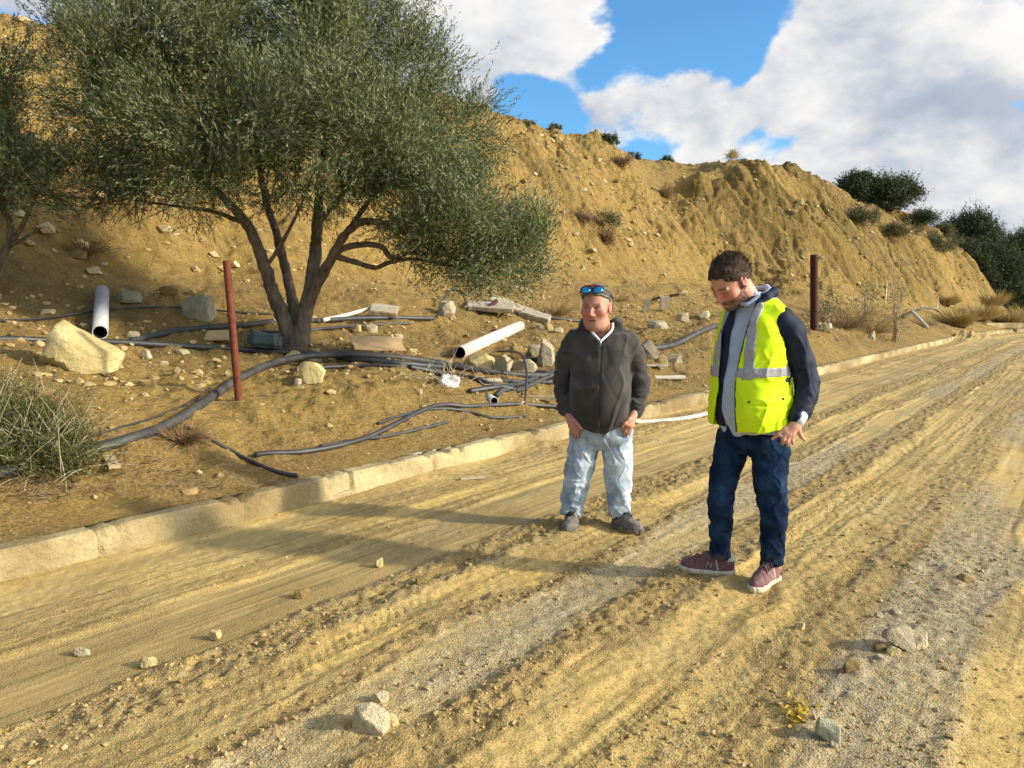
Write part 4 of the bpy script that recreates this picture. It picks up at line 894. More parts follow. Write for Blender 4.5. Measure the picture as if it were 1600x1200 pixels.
slab('concrete_slab', 'upright grey tile stuck in the earth right of the hoodie man\'s head', 'slab', 1010, 492, .16, .05, .34, 'slab', .25, .1, 0, GS, 15, .1, .01)
slab('concrete_slab', 'second upright grey tile further right between the men', 'slab', 1038, 488, .24, .06, .36, 'slab', .3, -.1, .1, GS, 16, .1, .01)
slab('concrete_slab', 'grey brick-shaped piece leaning in the rubble beside the hoodie man\'s arm', 'slab', 1017, 562, .16, .12, .32, 'slab', .1, -.7, 0, GS, 17, .05, .01)
slab('timber', 'dark burnt timber lying over the tiles between the men', 'board', 1040, 478, .75, .08, .07, 'darkrust', 0, -.18, .1, 'boards on the bank', 18, .22)
o = slab('kerb_block', 'pale concrete strip at the far bend of the road', 'kerb', 1570, 513, 3.4, .5, .30, 'kerb', 0, 0, .35, None, 19, .02, .02)

def container():
    b = pix(418, 549); s = px_size(b); bm = bmesh.new(); bmesh.ops.create_cube(bm, size=1); sx, sy, sz = 48*s, .3, 24*s
    bmesh.ops.scale(bm, vec=(sx, sy, sz), verts=bm.verts); bmesh.ops.bevel(bm, geom=bm.edges[:], offset=.04, segments=4, affect='EDGES'); bmesh.ops.subdivide_edges(bm, edges=[e for e in bm.edges if e.calc_length() > .1], cuts=5, use_grid_fill=True)
    for v in bm.verts:
        q = v.co*7; v.co += Vector((1, 1, 1))*.018*float(fbm3(q.x, q.y, q.z, 2, 4)) ; v.co.z -= .03*(v.co.x/sx)
        if v.co.z > sz*.3: v.co.z -= .03*math.exp(-((v.co.x)/.07)**2)
    for f in bm.faces: f.smooth = True
    me = bpy.data.meshes.new('plastic_container'); bm.to_mesh(me); bm.free(); o = link('plastic_container', me, M['tarp']); o.location = b + Vector((0, -.05, sz*.5+.05)); o.rotation_euler = (0, .05, .15); tag(o, 'crumpled dark green plastic container at the foot of the olive trunk', 'container')
container()
def bundle():
    rng = np.random.default_rng(4); b = pix(703, 606); t = link('plastic_bag', rock_mesh('plastic_bag', .26, .2, .17, 91, 9, .25), M['whiteplastic']); t.location = b + Vector((0, .08, -.01)); tag(t, 'crumpled white plastic bag tangled in roots beside the pipes', 'bag')
    ps = []
    for k in range(46):
        p = np.array([rng.normal()*.22, rng.normal()*.16, .04]); pts = [tuple(p)+(.004,)]; d = unit(rng.normal(size=3)+np.array([-.2, 0, .6]))
        for j in range(4):
            p = p + d*rng.uniform(.06, .15); d = unit(d + rng.normal(size=3)*.45 + np.array([0, 0, -.28])); p[2] = max(p[2], -.02); pts.append(tuple(p)+(.0035-.0006*j,))
        ps.append(spline(pts, 12))
    V, Fq = tubes(ps, 5); o = link('root_tangle', poly_mesh('root_tangle', V, Fq), M['stem']); o.location = pix(700, 602) + Vector((0, .05, .03)); tag(o, 'tangle of pale dead roots over the black pipes', 'roots')
bundle()
def yellow_leaves():
    rng = np.random.default_rng(14); n = 70; ps = np.array([np.array(pix(1247+rng.normal()*10, 1122+rng.normal()*10)) for _ in range(n)]); ps[:, 2] = road_z(*to_uw(ps[:, 0], ps[:, 1])) + .006 + .008*rng.random(n)
    c0 = ps.mean(0); V, Fq, C = leaf_quads(ps-c0, unit(rng.normal(size=(n, 3))*np.array([1, 1, .25])), .03, .016, rng, rng.random((n, 1))*np.ones((1, 3))); o = link('withered_flower', np_mesh('withered_flower', V, Fq, False, {'Col': C}), m_leaf('yellow_leaf', (.45, .30, .03), (.62, .42, .05), (.5, .34, .06))); o.location = c0; tag(o, 'scrap of withered yellow flowers on the road by the greenish stone', 'flowers', kind='stuff')
yellow_leaves()
# ------------------------------------------------------------ people
class Field:
    """a solid on a grid: shapes are blended into it, then its surface is meshed"""
    def __init__(s, lo, hi, h):
        s.lo = np.array(lo, float); s.h = h; s.n = np.ceil((np.array(hi)-s.lo)/h).astype(int)+1
        s.ax = [(s.lo[i]+h*np.arange(s.n[i])).astype(np.float32) for i in range(3)]; s.F = np.full(tuple(s.n), .3, np.float32)
    def box(s, a, b):
        i0 = np.clip(np.floor((np.array(a)-s.lo)/s.h).astype(int), 0, s.n); i1 = np.clip(np.ceil((np.array(b)-s.lo)/s.h).astype(int)+1, 0, s.n)
        sl = tuple(slice(i0[k], max(i1[k], i0[k])) for k in range(3)); return sl, s.ax[0][sl[0]][:, None, None], s.ax[1][sl[1]][None, :, None], s.ax[2][sl[2]][None, None, :]
    def put(s, sl, d, k, mode):
        A = s.F[sl]
        if mode == 'add': s.F[sl] = np.minimum(A, d) - np.maximum(k-np.abs(A-d), 0)**2*(.25/k)
        else: d = -d; s.F[sl] = np.maximum(A, d) + np.maximum(k-np.abs(A-d), 0)**2*(.25/k)
    def cone(s, a, b, ra, rb, k=.015, mode='add'):
        a, b = np.array(a, float), np.array(b, float); m = max(ra, rb)+k+.03; sl, x, y, z = s.box(np.minimum(a, b)-m, np.maximum(a, b)+m); ba = b-a; q = max(ba@ba, 1e-9)
        px, py, pz = x-a[0], y-a[1], z-a[2]; t = np.clip((px*ba[0]+py*ba[1]+pz*ba[2])/q, 0, 1)
        s.put(sl, (np.sqrt((px-t*ba[0])**2+(py-t*ba[1])**2+(pz-t*ba[2])**2)-(ra+(rb-ra)*t)).astype(np.float32), k, mode)
    def chain(s, pts, k=.015, mode='add', grow=0.0):
        for p, q in zip(pts[:-1], pts[1:]): s.cone(p[:3], q[:3], p[3]+grow, q[3]+grow, k, mode)
    def ell(s, c, r, Rm=None, k=.015, mode='add'):
        c = np.array(c, float); r = np.array(r, float); m = r.max()+k+.03; sl, x, y, z = s.box(c-m, c+m); x, y, z = x-c[0], y-c[1], z-c[2]
        if Rm is not None: x, y, z = [Rm[i][0]*x+Rm[i][1]*y+Rm[i][2]*z for i in range(3)]
        k0 = np.sqrt((x/r[0])**2+(y/r[1])**2+(z/r[2])**2); k1 = np.sqrt((x/r[0]**2)**2+(y/r[1]**2)**2+(z/r[2]**2)**2)
        s.put(sl, (k0*(k0-1)/np.maximum(k1, 1e-6)).astype(np.float32), k, mode)
    def loft(s, lev, phi, k=.02, grow=0.0, ex=2.4, mode='add', cap=True):
        """stack of oval sections (z, cx, cy, half width, half depth), facing turned by phi"""
        lev = np.array(sorted(lev)); zmin, zmax = lev[0, 0], lev[-1, 0]; m = .45
        sl, x, y, z = s.box((lev[:, 1].min()-m, lev[:, 2].min()-m, zmin-.06), (lev[:, 1].max()+m, lev[:, 2].max()+m, zmax+.06)); zz = z[0, 0]
        zs = np.linspace(zmin, zmax, 80); sp = spline(lev, 200); o = np.argsort(sp[:, 0]); I = lambda j: np.interp(zz, sp[o, 0], sp[o, j]).astype(np.float32)[None, None, :]
        cx, cy, a, b = I(1), I(2), I(3)+grow, I(4)+grow; c_, s_ = math.cos(phi), math.sin(phi); X, Y = x-cx, y-cy
        S = X*c_-Y*s_; T = -X*s_-Y*c_; g = (np.abs(S/a)**ex+np.abs(T/b)**ex)**(1/ex); d = (g-1)*np.minimum(a, b)
        if cap: d = np.maximum(d, np.maximum(z-zmax-grow, zmin-grow-z))
        s.put(sl, d.astype(np.float32), k, mode)
    def cut(s, fn):
        x, y, z = s.ax[0][:, None, None], s.ax[1][None, :, None], s.ax[2][None, None, :]; s.F = np.maximum(s.F, np.broadcast_to(fn(x, y, z), s.F.shape)).astype(np.float32)
    def ripple(s, fn, near=.03):
        i = np.nonzero(np.abs(s.F) < near); s.F[i] += fn(s.ax[0][i[0]].astype(float), s.ax[1][i[1]].astype(float), s.ax[2][i[2]].astype(float)).astype(np.float32)
    def copy(s, grow=0.0):
        o = Field.__new__(Field); o.lo, o.h, o.n, o.ax = s.lo, s.h, s.n, s.ax; o.F = s.F-np.float32(grow); return o
    def mesh(s):
        F = s.F; I = F < 0; nx, ny, nz = F.shape
        cnt = np.zeros((nx-1, ny-1, nz-1), np.uint8)
        for a in (0, 1):
            for b in (0, 1):
                for c in (0, 1): cnt += I[a:nx-1+a, b:ny-1+b, c:nz-1+c]
        cells = np.nonzero((cnt > 0) & (cnt < 8)); m = len(cells[0]); idx = np.full(cnt.shape, -1, np.int32); idx[cells] = np.arange(m); acc = np.zeros((m, 3)); num = np.zeros(m)
        C = np.stack(cells, 1); cor = [np.array(c) for c in ((0,0,0),(1,0,0),(0,1,0),(1,1,0),(0,0,1),(1,0,1),(0,1,1),(1,1,1))]; val = [F[tuple((C+c).T)] for c in cor]
        for p, q in ((0,1),(2,3),(4,5),(6,7),(0,2),(1,3),(4,6),(5,7),(0,4),(1,5),(2,6),(3,7)):
            cr = (val[p] < 0) != (val[q] < 0); t = val[p]/np.where(val[p]-val[q] == 0, 1e-9, val[p]-val[q]); acc += np.where(cr[:, None], cor[p]+t[:, None]*(cor[q]-cor[p]), 0); num += cr
        V = s.lo + (C + acc/num[:, None])*s.h; Qs = []
        for ax in range(3):
            sh = [slice(None)]*3; sh2 = [slice(None)]*3; sh[ax] = slice(0, -1); sh2[ax] = slice(1, None); A, B = I[tuple(sh)], I[tuple(sh2)]; e = np.nonzero(A != B); E = np.stack(e, 1); u, v = (ax+1) % 3, (ax+2) % 3
            ok = (E[:, u] > 0) & (E[:, v] > 0) & (E[:, u] < F.shape[u]-1) & (E[:, v] < F.shape[v]-1); E = E[ok]; sgn = A[tuple(E.T)]
            du = np.eye(3, dtype=int)[u]; dv = np.eye(3, dtype=int)[v]; q = np.stack([idx[tuple((E-du-dv).T)], idx[tuple((E-dv).T)], idx[tuple(E.T)], idx[tuple((E-du).T)]], 1); q[~sgn] = q[~sgn][:, ::-1]; Qs.append(q)
        return V, np.concatenate(Qs)
def solid(name, fld, mat, parent, colf=None, smooth_it=1):
    V, Q = fld.mesh()
    for _ in range(smooth_it):                                             # one gentle relaxation takes the grid out of the surface
        A = np.zeros_like(V); n = np.zeros(len(V))
        for i in range(4):
            for j in ((i+1) % 4, (i-1) % 4): np.add.at(A, Q[:, i], V[Q[:, j]]); np.add.at(n, Q[:, i], 1)
        V = V*.5 + .5*A/np.maximum(n, 1)[:, None]
    return link(name, np_mesh(name, V, Q, True, {'Col': colf(V)} if colf else None), mat, parent)
def lerp(a, b, t): return np.asarray(a)*(1-t)+np.asarray(b)*t
def lay(col, c, m): return col*(1-m[:, None]) + np.array(c)[None]*m[:, None]

class Head:
    def __init__(s, c, phi, pitch, roll, sc):
        s.c = np.array(c, float); s.sc = sc; f = np.array([-math.sin(phi)*math.cos(pitch), -math.cos(phi)*math.cos(pitch), -math.sin(pitch)]); l = np.array([math.cos(phi), -math.sin(phi), 0]); u = np.cross(f, l)
        l2 = l*math.cos(roll)+u*math.sin(roll); u = np.cross(f, l2); s.l, s.f, s.u = l2, f, u; s.R = np.array([s.l, s.f, s.u])
    def w(s, a, b, c): return s.c + s.sc*(a*s.l+b*s.f+c*s.u)
    def loc(s, V): return ((V-s.c)/s.sc) @ s.R.T
    def carve(s, S, jowl=0.0):
        k = s.sc
        S.ell(s.w(0, -.012, .040), np.array([.076, .098, .088])*k, s.R, .02); S.ell(s.w(0, .022, -.012), np.array([.068, .070, .085])*k, s.R, .03)
        S.ell(s.w(0, .030, -.062), np.array([.056+jowl, .058, .058])*k, s.R, .03); S.ell(s.w(0, .070, -.098), np.array([.026+jowl*.5, .020, .020])*k, s.R, .03)
        if jowl: S.ell(s.w(0, .02, -.10), np.array([.062, .055, .04])*k, s.R, .04)
        for q in (-1, 1):
            S.ell(s.w(q*.046, .058, -.022), np.array([.026+jowl*.3, .026, .026])*k, s.R, .025)
            S.ell(s.w(q*.033, .094, .006), np.array([.019, .014, .012])*k, s.R, .012, 'sub'); S.ell(s.w(q*.032, .071, .004), np.array([.0145]*3)*k, s.R, .006)
            S.cone(s.w(q*.012, .090, .024), s.w(q*.048, .078, .022), .0070*k, .0065*k, .014)
            S.ell(s.w(q*.0135, .098, -.036), np.array([.009, .011, .009])*k, s.R, .008)
            # ear
            S.ell(s.w(q*.079, -.008, .0), np.array([.011, .021, .034])*k, s.R, .008); S.ell(s.w(q*.090, -.004, .004), np.array([.007, .011, .019])*k, s.R, .006, 'sub')
        S.cone(s.w(0, .088, .014), s.w(0, .112, -.030), .0085*k, .0125*k, .012)
        S.cone(s.w(-.018, .082, -.062), s.w(.018, .082, -.062), .009*k, .009*k, .012); S.cone(s.w(-.018, .081, -.075), s.w(.018, .081, -.075), .008*k, .008*k, .010)
        S.cone(s.w(-.026, .090, -.0685), s.w(.026, .090, -.0685), .0032*k, .0032*k, .005, 'sub')
    def paint(s, V, skin, blush, beard=None, beard_col=(0, 0, 0), brow=(.05, .035, .03), lip=(.40, .15, .12), eyes_down=False):
        p = s.loc(V); S_, T, U = p[:, 0], p[:, 1], p[:, 2]; a = np.abs(S_); n = noise3(V[:, 0]*60, V[:, 1]*60, V[:, 2]*60, 3); col = np.tile(np.array(skin)[None], (len(V), 1))*(1+.10*n[:, None])
        inh = (np.abs(T) < .14) & (np.abs(U) < .16) & (a < .12)
        col = lay(col, blush, .7*inh*np.exp(-((a-.045)/.03)**2-((U+.025)/.03)**2)*(T > .02)); col = lay(col, blush, .8*inh*np.exp(-(a/.018)**2-((U+.03)/.022)**2)*(T > .08)); col = lay(col, blush, .6*inh*(a > .074)*(np.abs(U) < .04))
        if beard:
            m = sstep(-U - .22*(T-.02), .022, .038)*sstep(T, -.012, .01) + sstep(-U, -.03, -.01)*band(T, -.002, .024, .008)*(a > .05); m = np.maximum(m, band(-U, .046, .062, .004)*(T > .07)); m = np.clip(m, 0, 1)*(1-sstep(-U, .118, .14))*inh
            m = m*(1-np.exp(-(a/.023)**4)*band(-U, .061, .083, .004)*(T > .07)); col = lay(col, beard_col, beard*m*(.75+.35*n).clip(0, 1))
            col = lay(col, (.30, .27, .25), .45*beard*m*np.exp(-(a/.03)**2)*sstep(-U, .085, .1))
        s.bm = m if beard else None
        col = lay(col, lip, .8*inh*np.exp(-(a/.024)**4)*np.exp(-((U+.0685)/.010)**2)*(T > .07)); col = lay(col, (.12, .04, .035), .85*inh*np.exp(-(a/.026)**4)*np.exp(-((U+.0685)/.0032)**2)*(T > .07))
        bl = .028 - .10*(a-.03)**2*8; col = lay(col, brow, .85*inh*band(a, .012, .050, .006)*np.exp(-((U-bl)/.0062)**2)*(T > .05))
        if not eyes_down: col = lay(col, (.55, .48, .44), inh*np.exp(-((a-.032)/.013)**4-((U-.003)/.0045)**4)*(T > .06)); col = lay(col, (.03, .018, .012), inh*np.exp(-((a-.032+.004*np.sign(S_))/.0055)**2-((U-.003)/.006)**4)*(T > .06))
        col = lay(col, (.06, .03, .025), .8*inh*np.exp(-((a-.032)/.017)**4-((U-(.001 if eyes_down else .0085))/.0032)**2)*(T > .055)); col = lay(col, np.array(blush)*.6, .5*inh*np.exp(-((a-.032)/.017)**4-((U+.010)/.006)**2)*(T > .05))
        col = lay(col, (.06, .06, .065), sstep(-V[:, 2], -.30, -.26)); return np.clip(col, 0.004, 1)
    def stubble(s, body, parent, col, n, seed, ln=.007):
        me = body.data; V = np.empty(len(me.vertices)*3, np.float32); me.vertices.foreach_get('co', V); V = V.reshape(-1, 3).astype(float); rng = np.random.default_rng(seed); w = s.bm*(rng.random(len(V)) < .999); w = np.clip(w, 0, 1); w[w < .45] = 0
        k = rng.choice(len(V), n, p=w/w.sum()); P = V[k]+rng.normal(size=(n, 3))*.002; nn = unit(P-s.w(0, .0, -.03)); B, Fq, C = leaf_quads(P-nn*.001, unit(nn*.6-s.u*.7+rng.normal(size=(n, 3))*.4), ln*rng.uniform(.5, 1.2, n), .0017, rng, np.zeros((n, 3)))
        link('beard', np_mesh('beard', B, Fq, True, {'Col': np.repeat(np.array(col)[None]*rng.uniform(.4, 2.2, (n, 1)), 4, 0)}), PM['hair'], parent)
    def hair(s, name, parent, c1, c2, line, seed, thick=.012, side=.0, strands=2600, slen=.022, h=.0045):
        r = .17*s.sc; S = Field(s.c-r, s.c+r, h); k = s.sc; S.ell(s.w(0, -.012, .040), (np.array([.076, .098, .088])+thick)*k, s.R, .02); S.ell(s.w(0, -.028, .0), (np.array([.073, .075, .075])+thick*.6)*k, s.R, .02)
        def fn(x, y, z):
            p = [(sum((q-s.c[i])*s.R[j][i] for i, q in enumerate((x, y, z))))/k for j in range(3)]; return line(*p).astype(np.float32)*k
        S.cut(fn); S.ripple(lambda x, y, z: .003*noise3(x*34+seed, y*38, z*38, seed) + .004*noise3(x*120, y*120, z*70, seed+1))
        def cf(V): n = np.clip(.5+.5*fbm3(V[:, 0]*90, V[:, 1]*90, V[:, 2]*45, 2, seed), 0, 1); p = s.loc(V); n = np.clip(n*.6 + side*sstep(np.abs(p[:, 0]), .05, .08)*sstep(-p[:, 2], -.06, .0), 0, 1); return lerp(np.array(c1)[None], np.array(c2)[None], n[:, None])
        V, Q = S.mesh(); rng = np.random.default_rng(seed); m = len(V); kx = rng.integers(0, m, strands); P = V[kx]; nrm = unit(P-s.c); p = s.loc(P); flow = unit(-s.f*.75 + s.u*.12*np.ones((strands, 1)) + nrm*.28 - s.u*sstep(np.abs(p[:, 0:1]), .05, .08)*.8 + np.stack([noise3(P[:, 0]*40, P[:, 1]*40, P[:, 2]*40, seed+60+j) for j in range(3)], 1)*.38 + rng.normal(size=(strands, 3))*.18)
        L = slen*rng.uniform(.5, 1.2, strands)*np.where(np.abs(p[:, 0]) < .055, 1.35, .7); B, Fq, C = leaf_quads(P-nrm*.002, flow, L, .0021, rng, np.zeros((strands, 3))); Cc = np.repeat(cf(P)*rng.uniform(.7, 1.5, (strands, 1)), 4, 0)
        return link(name, np_mesh(name, np.concatenate([V, B]), np.concatenate([Q, Fq+m]), True, {'Col': np.concatenate([cf(V), Cc])}), PM['hair'], parent)

PM = dict(skin=m_vcol('skin', .52, 90, .12, .002, .10, spec=.35, sss=.12), hair=m_vcol('hair', .8, 120, .5, .004, .25, spec=.06),
 hoodie=m_vcol('charcoal_fleece', .95, 220, .35, .003, .25, sheen=.15, spec=.1), vest=m_vcol('hi_vis_cloth', .75, 160, .15, .002, .05, spec=.2), strip=m_simple('reflective_tape', (.24, .23, .235), (.35, .34, .34), 40, .38, .2, .003, spec=.6),
 navy=m_vcol('navy_jacket', .7, 140, .25, .003, .2, spec=.25), shirt=m_vcol('pale_blue_cotton', .9, 150, .2, .002, .1, spec=.15), denim=m_vcol('denim', .92, 190, .4, .003, .22, spec=.1), shoe=m_vcol('shoe_suede', .85, 130, .35, .003, .2, spec=.2), sole=m_vcol('rubber_sole', .8, 60, .2, .003, .15), lace=m_simple('shoe_laces', (.05,.03,.03), (.09,.06,.06), 40, .9), darklace=m_simple('dark_shoe_laces', (.015,.016,.014), (.03,.03,.028), 40, .9), white=m_simple('white_trim', (.62,.60,.56), (.74,.72,.68), 30, .8), letter=m_simple('shoe_letter', (.42,.35,.33), (.52,.45,.42), 30, .8), metal=m_simple('zip_metal', (.5,.5,.48), (.6,.6,.58), 30, .35, .1, .001, metallic=.8),
 stud=m_simple('dark_stud', (.03,.035,.02), (.05,.05,.03), 30, .4), lens=m_simple('mirror_lens', (.02,.18,.42), (.03,.34,.55), 30, .12, .02, .001, metallic=.55, spec=.8), frame=m_simple('sunglass_frame', (.02,.02,.022), (.04,.04,.045), 20, .35, .05, .001), redfr=m_simple('sunglass_bridge', (.32,.04,.04), (.4,.06,.05), 20, .4))

def hand(S, wrist, palm, tips, thumb, r=.0088, k=.006):
    """palm from the wrist; four fingers given as (knuckle, joint, tip), thumb likewise leaving the palm's side near its base"""
    wrist, palm = np.array(wrist), np.array(palm)
    kn = [np.array(t[0]) for t in tips]; S.cone(wrist, lerp(wrist, palm, .5), .026, .028, .02)
    for q in kn: S.cone(lerp(wrist, palm, .35), q, .021, .0125, .014)
    for i, t in enumerate(tips):
        rr = r*(1.0, 1.05, 1.0, .85)[i]; S.cone(t[0], t[1], rr*1.12, rr, k); S.cone(t[1], t[2], rr, rr*.8, k)
    S.cone(lerp(wrist, palm, .25), thumb[0], .018, .0125, .012); S.cone(thumb[0], thumb[1], .0125, .0105, k); S.cone(thumb[1], thumb[2], .0105, .0085, k)

SHOE_X = [0, .012, .03, .06, .10, .14, .19, .235, .265, .283, .292]
SHOE_W = [.012, .026, .033, .036, .036, .038, .045, .045, .037, .024, .008]
def shoe(parent, label, heel, ang, length, upper, style, side, z0=0.0, pitch=0.0):
    """heel on the ground; ang: heading of the toe, clockwise from away; style 0 running shoe, 1 trekking shoe"""
    k = length/.292; Hh = [.075, .105, .112, .118, .116, .106, .086, .068, .056, .044, .028] if style == 0 else [.085, .125, .138, .138, .128, .112, .090, .074, .063, .050, .032]
    def shape(S, grow, top, bot, k2):
        sl, x, y, z = S.box((-.05, -.09, -.03), (.35, .09, .16)); w = np.interp(x, SHOE_X, SHOE_W)+grow; bend = .010*side*np.sin(np.clip(x/.292, 0, 1)*3.1); w = w - .0
        hgt = np.interp(x, SHOE_X, Hh) if top is None else top+0*x
        q = (np.abs((y-bend)/np.maximum(w, .004))**2.4 + np.abs(np.maximum(z, 0)/np.maximum(hgt, .01))**(2.2 if top is None else 9))**(1/2.3); d = (q-1)*np.minimum(np.maximum(w, .004), hgt)*.8
        d = np.maximum(d, bot-z); d = np.maximum(d, np.maximum(-.003-grow-x, x-.294-grow)); S.put(sl, d.astype(np.float32), k2, 'add')
    S = Field((-.03, -.075, -.02), (.33, .075, .17), .004); shape(S, 0, None, .014, .004); S.cone((.052, 0, .135), (.045, 0, .24), .036, .040, .012, 'sub') if style == 0 else None
    S.ripple(lambda x, y, z: .0018*noise3(x*60, y*60, z*60, 5)+.002*np.sin(x*150)*band(x, .16, .215, .01)*(z > .03))
    def uc(V):
        c = np.tile(np.array(upper)[None], (len(V), 1)); n = fbm3(V[:, 0]*70, V[:, 1]*70, V[:, 2]*70, 2, 6); c = c*(1+.22*n[:, None]); hx = np.interp(V[:, 0], SHOE_X, Hh)
        if style == 0:
            c = lay(c, (.55, .47, .43), band(V[:, 0]-.25*V[:, 2], .070, .079, .003)*(V[:, 2] > .03)*.9); c = lay(c, (.60, .55, .50), (V[:, 0] < .034)*(V[:, 2] > .07)*1.0); c = lay(c, np.array(upper)*.6, band(V[:, 0], .082, .135, .01)*(np.abs(V[:, 1]) < .018)*(V[:, 2] > .05)*1.0); c = lay(c, (.10, .07, .075), band(V[:, 0], .034, .07, .004)*(V[:, 2] > .075))
        else:
            c = lay(c, (.03, .032, .026), band(V[:, 0], .05, .18, .01)*(np.abs(V[:, 1]) < .028)*(V[:, 2] > .045)); c = lay(c, (.07, .065, .055), 1.0*(V[:, 2] < .03)); c = lay(c, (.07, .065, .055), (V[:, 0] < .05)*(V[:, 2] > .05)*.8)
        return c
    o = solid('shoe', S, PM['shoe'], parent, uc); o['label'] = label
    S = Field((-.03, -.075, -.02), (.33, .075, .07), .004); shape(S, .006, .03, 0.0, .003); S.ripple(lambda x, y, z: .0007*np.sin(x*300)*(z < .012))
    sc = (.60, .52, .36) if style == 0 else (.11, .095, .08); solid('sole', S, PM['sole'], o, lambda V: lay(np.tile(np.array(sc)[None], (len(V), 1)), (.36, .24, .09), np.clip(sstep(-V[:, 2], -.016, 0)*.8+.4*sstep(fbm3(V[:, 0]*30, V[:, 1]*30, V[:, 2]*30, 2, 3), 0, .8), 0, 1)))
    ps = []
    for i in range(5):
        x = .095+.018*i; hz = float(np.interp(x, SHOE_X, Hh)); q = [(x+.006*(t*t), .022*t, hz*(1-.28*abs(t)**2.2)*.985+.003, .0032) for t in np.linspace(-1, 1, 9)]; ps.append(q)
    V, Fq = tubes(ps, 5); link('laces', poly_mesh('laces', V, Fq), PM['lace' if style == 0 else 'darklace'], o)
    if style == 0:      # the pale letter on each flank
        for sd in (-1, 1):
            L = [(.112, .034), (.119, .066), (.136, .036), (.143, .064)]
            if sd > 0: L = [(.256-x, z) for x, z in L]
            pts = [(a[0]+(b[0]-a[0])*t, a[1]+(b[1]-a[1])*t) for a, b in zip(L[:-1], L[1:]) for t in np.linspace(0, 1, 7)[:-1]] + [L[-1]]; qq = []
            for x, z in pts:
                w = float(np.interp(x, SHOE_X, SHOE_W)); hz = float(np.interp(x, SHOE_X, Hh)); y = w*(max(0, 1-(z/hz)**2.2))**(1/2.4); qq.append((x, sd*(y+.0005)+.010*side*math.sin(x/.292*3.1), z, .0017))
            V, Fq = tubes([qq], 5); link('letter', poly_mesh('letter', V, Fq), PM['letter'], o)
    o.location = (heel[0], heel[1], z0); o.rotation_euler = (0, pitch, math.pi/2-ang); o.scale = (k, k*(1.05 if style == 0 else 1.25), k*(1.2 if style == 0 else 1.1)); return o

def denim(parent, lev, phi, legs, c1, c2, seed, h=.0055, waist=None):
    lo = (-.45, -.32, .02); hi = (.45, .32, 1.06); S = Field(lo, hi, h); S.loft(lev, phi, .03)
    for lg in legs: S.chain(lg, .012)
    hems = [(lg[-1][:3]) for lg in legs]
    S.cut(lambda x, y, z: np.where(np.broadcast_to(z, np.broadcast(x, y, z).shape) < .45, np.where(np.broadcast_to(x, np.broadcast(x, y, z).shape) < (hems[0][0]+hems[1][0])/2, hems[0][2]-.012-z, hems[1][2]-.012-z), -1).astype(np.float32))
    zk = [lg[len(lg)//2][2] for lg in legs]
    def rip(x, y, z):
        low = sstep(-z, -.42, -.12); knee = np.exp(-((z-np.mean(zk))/.09)**2); hip = np.exp(-((z-.72)/.10)**2)
        n = noise3(x*7+seed, y*9, z*26+2*noise3(x*6, y*6, z*5, seed+3), seed); fold = (1-np.abs(n))**2-.45; n2 = noise3(x*9, y*9, z*15, seed+1); d = noise3((x+z*.6)*16, y*14, (z-x*.7)*9, seed+2); f2 = (1-np.abs(d))**3-.3
        return -(.008*low*fold + .005*knee*fold + .004*hip*fold + .004*n2*(.4+low) + .010*f2) - .005*np.clip(1-np.abs(noise3((x-z*.5)*12, y*10, (z+x*.9)*14, seed+7))*3.5, 0, 1)
    S.ripple(rip)
    def cf(V):
        n = fbm3(V[:, 0]*22, V[:, 1]*22, V[:, 2]*10, 3, seed+9); w = fbm3(V[:, 0]*5, V[:, 1]*5, V[:, 2]*26, 3, seed+11); t = np.clip(.35+.4*n+.35*w, 0, 1)
        for lg in legs:
            k_ = np.array([lg[1][:3], lg[2][:3]]); 
            t = np.clip(t + .45*np.exp(-((V[:, 0]-k_[0][0])/.05)**2-((V[:, 2]-k_[0][2])/.14)**2)*(V[:, 1] < k_[0][1]), 0, 1)
        c = lerp(np.array(c1)[None], np.array(c2)[None], t[:, None])
        return lay(c, (.36, .26, .12), .30*sstep(-V[:, 2], -.22, -.05)*sstep(n, -.3, .6))
    o = solid('jeans', S, PM['denim'], parent, cf); return o, S

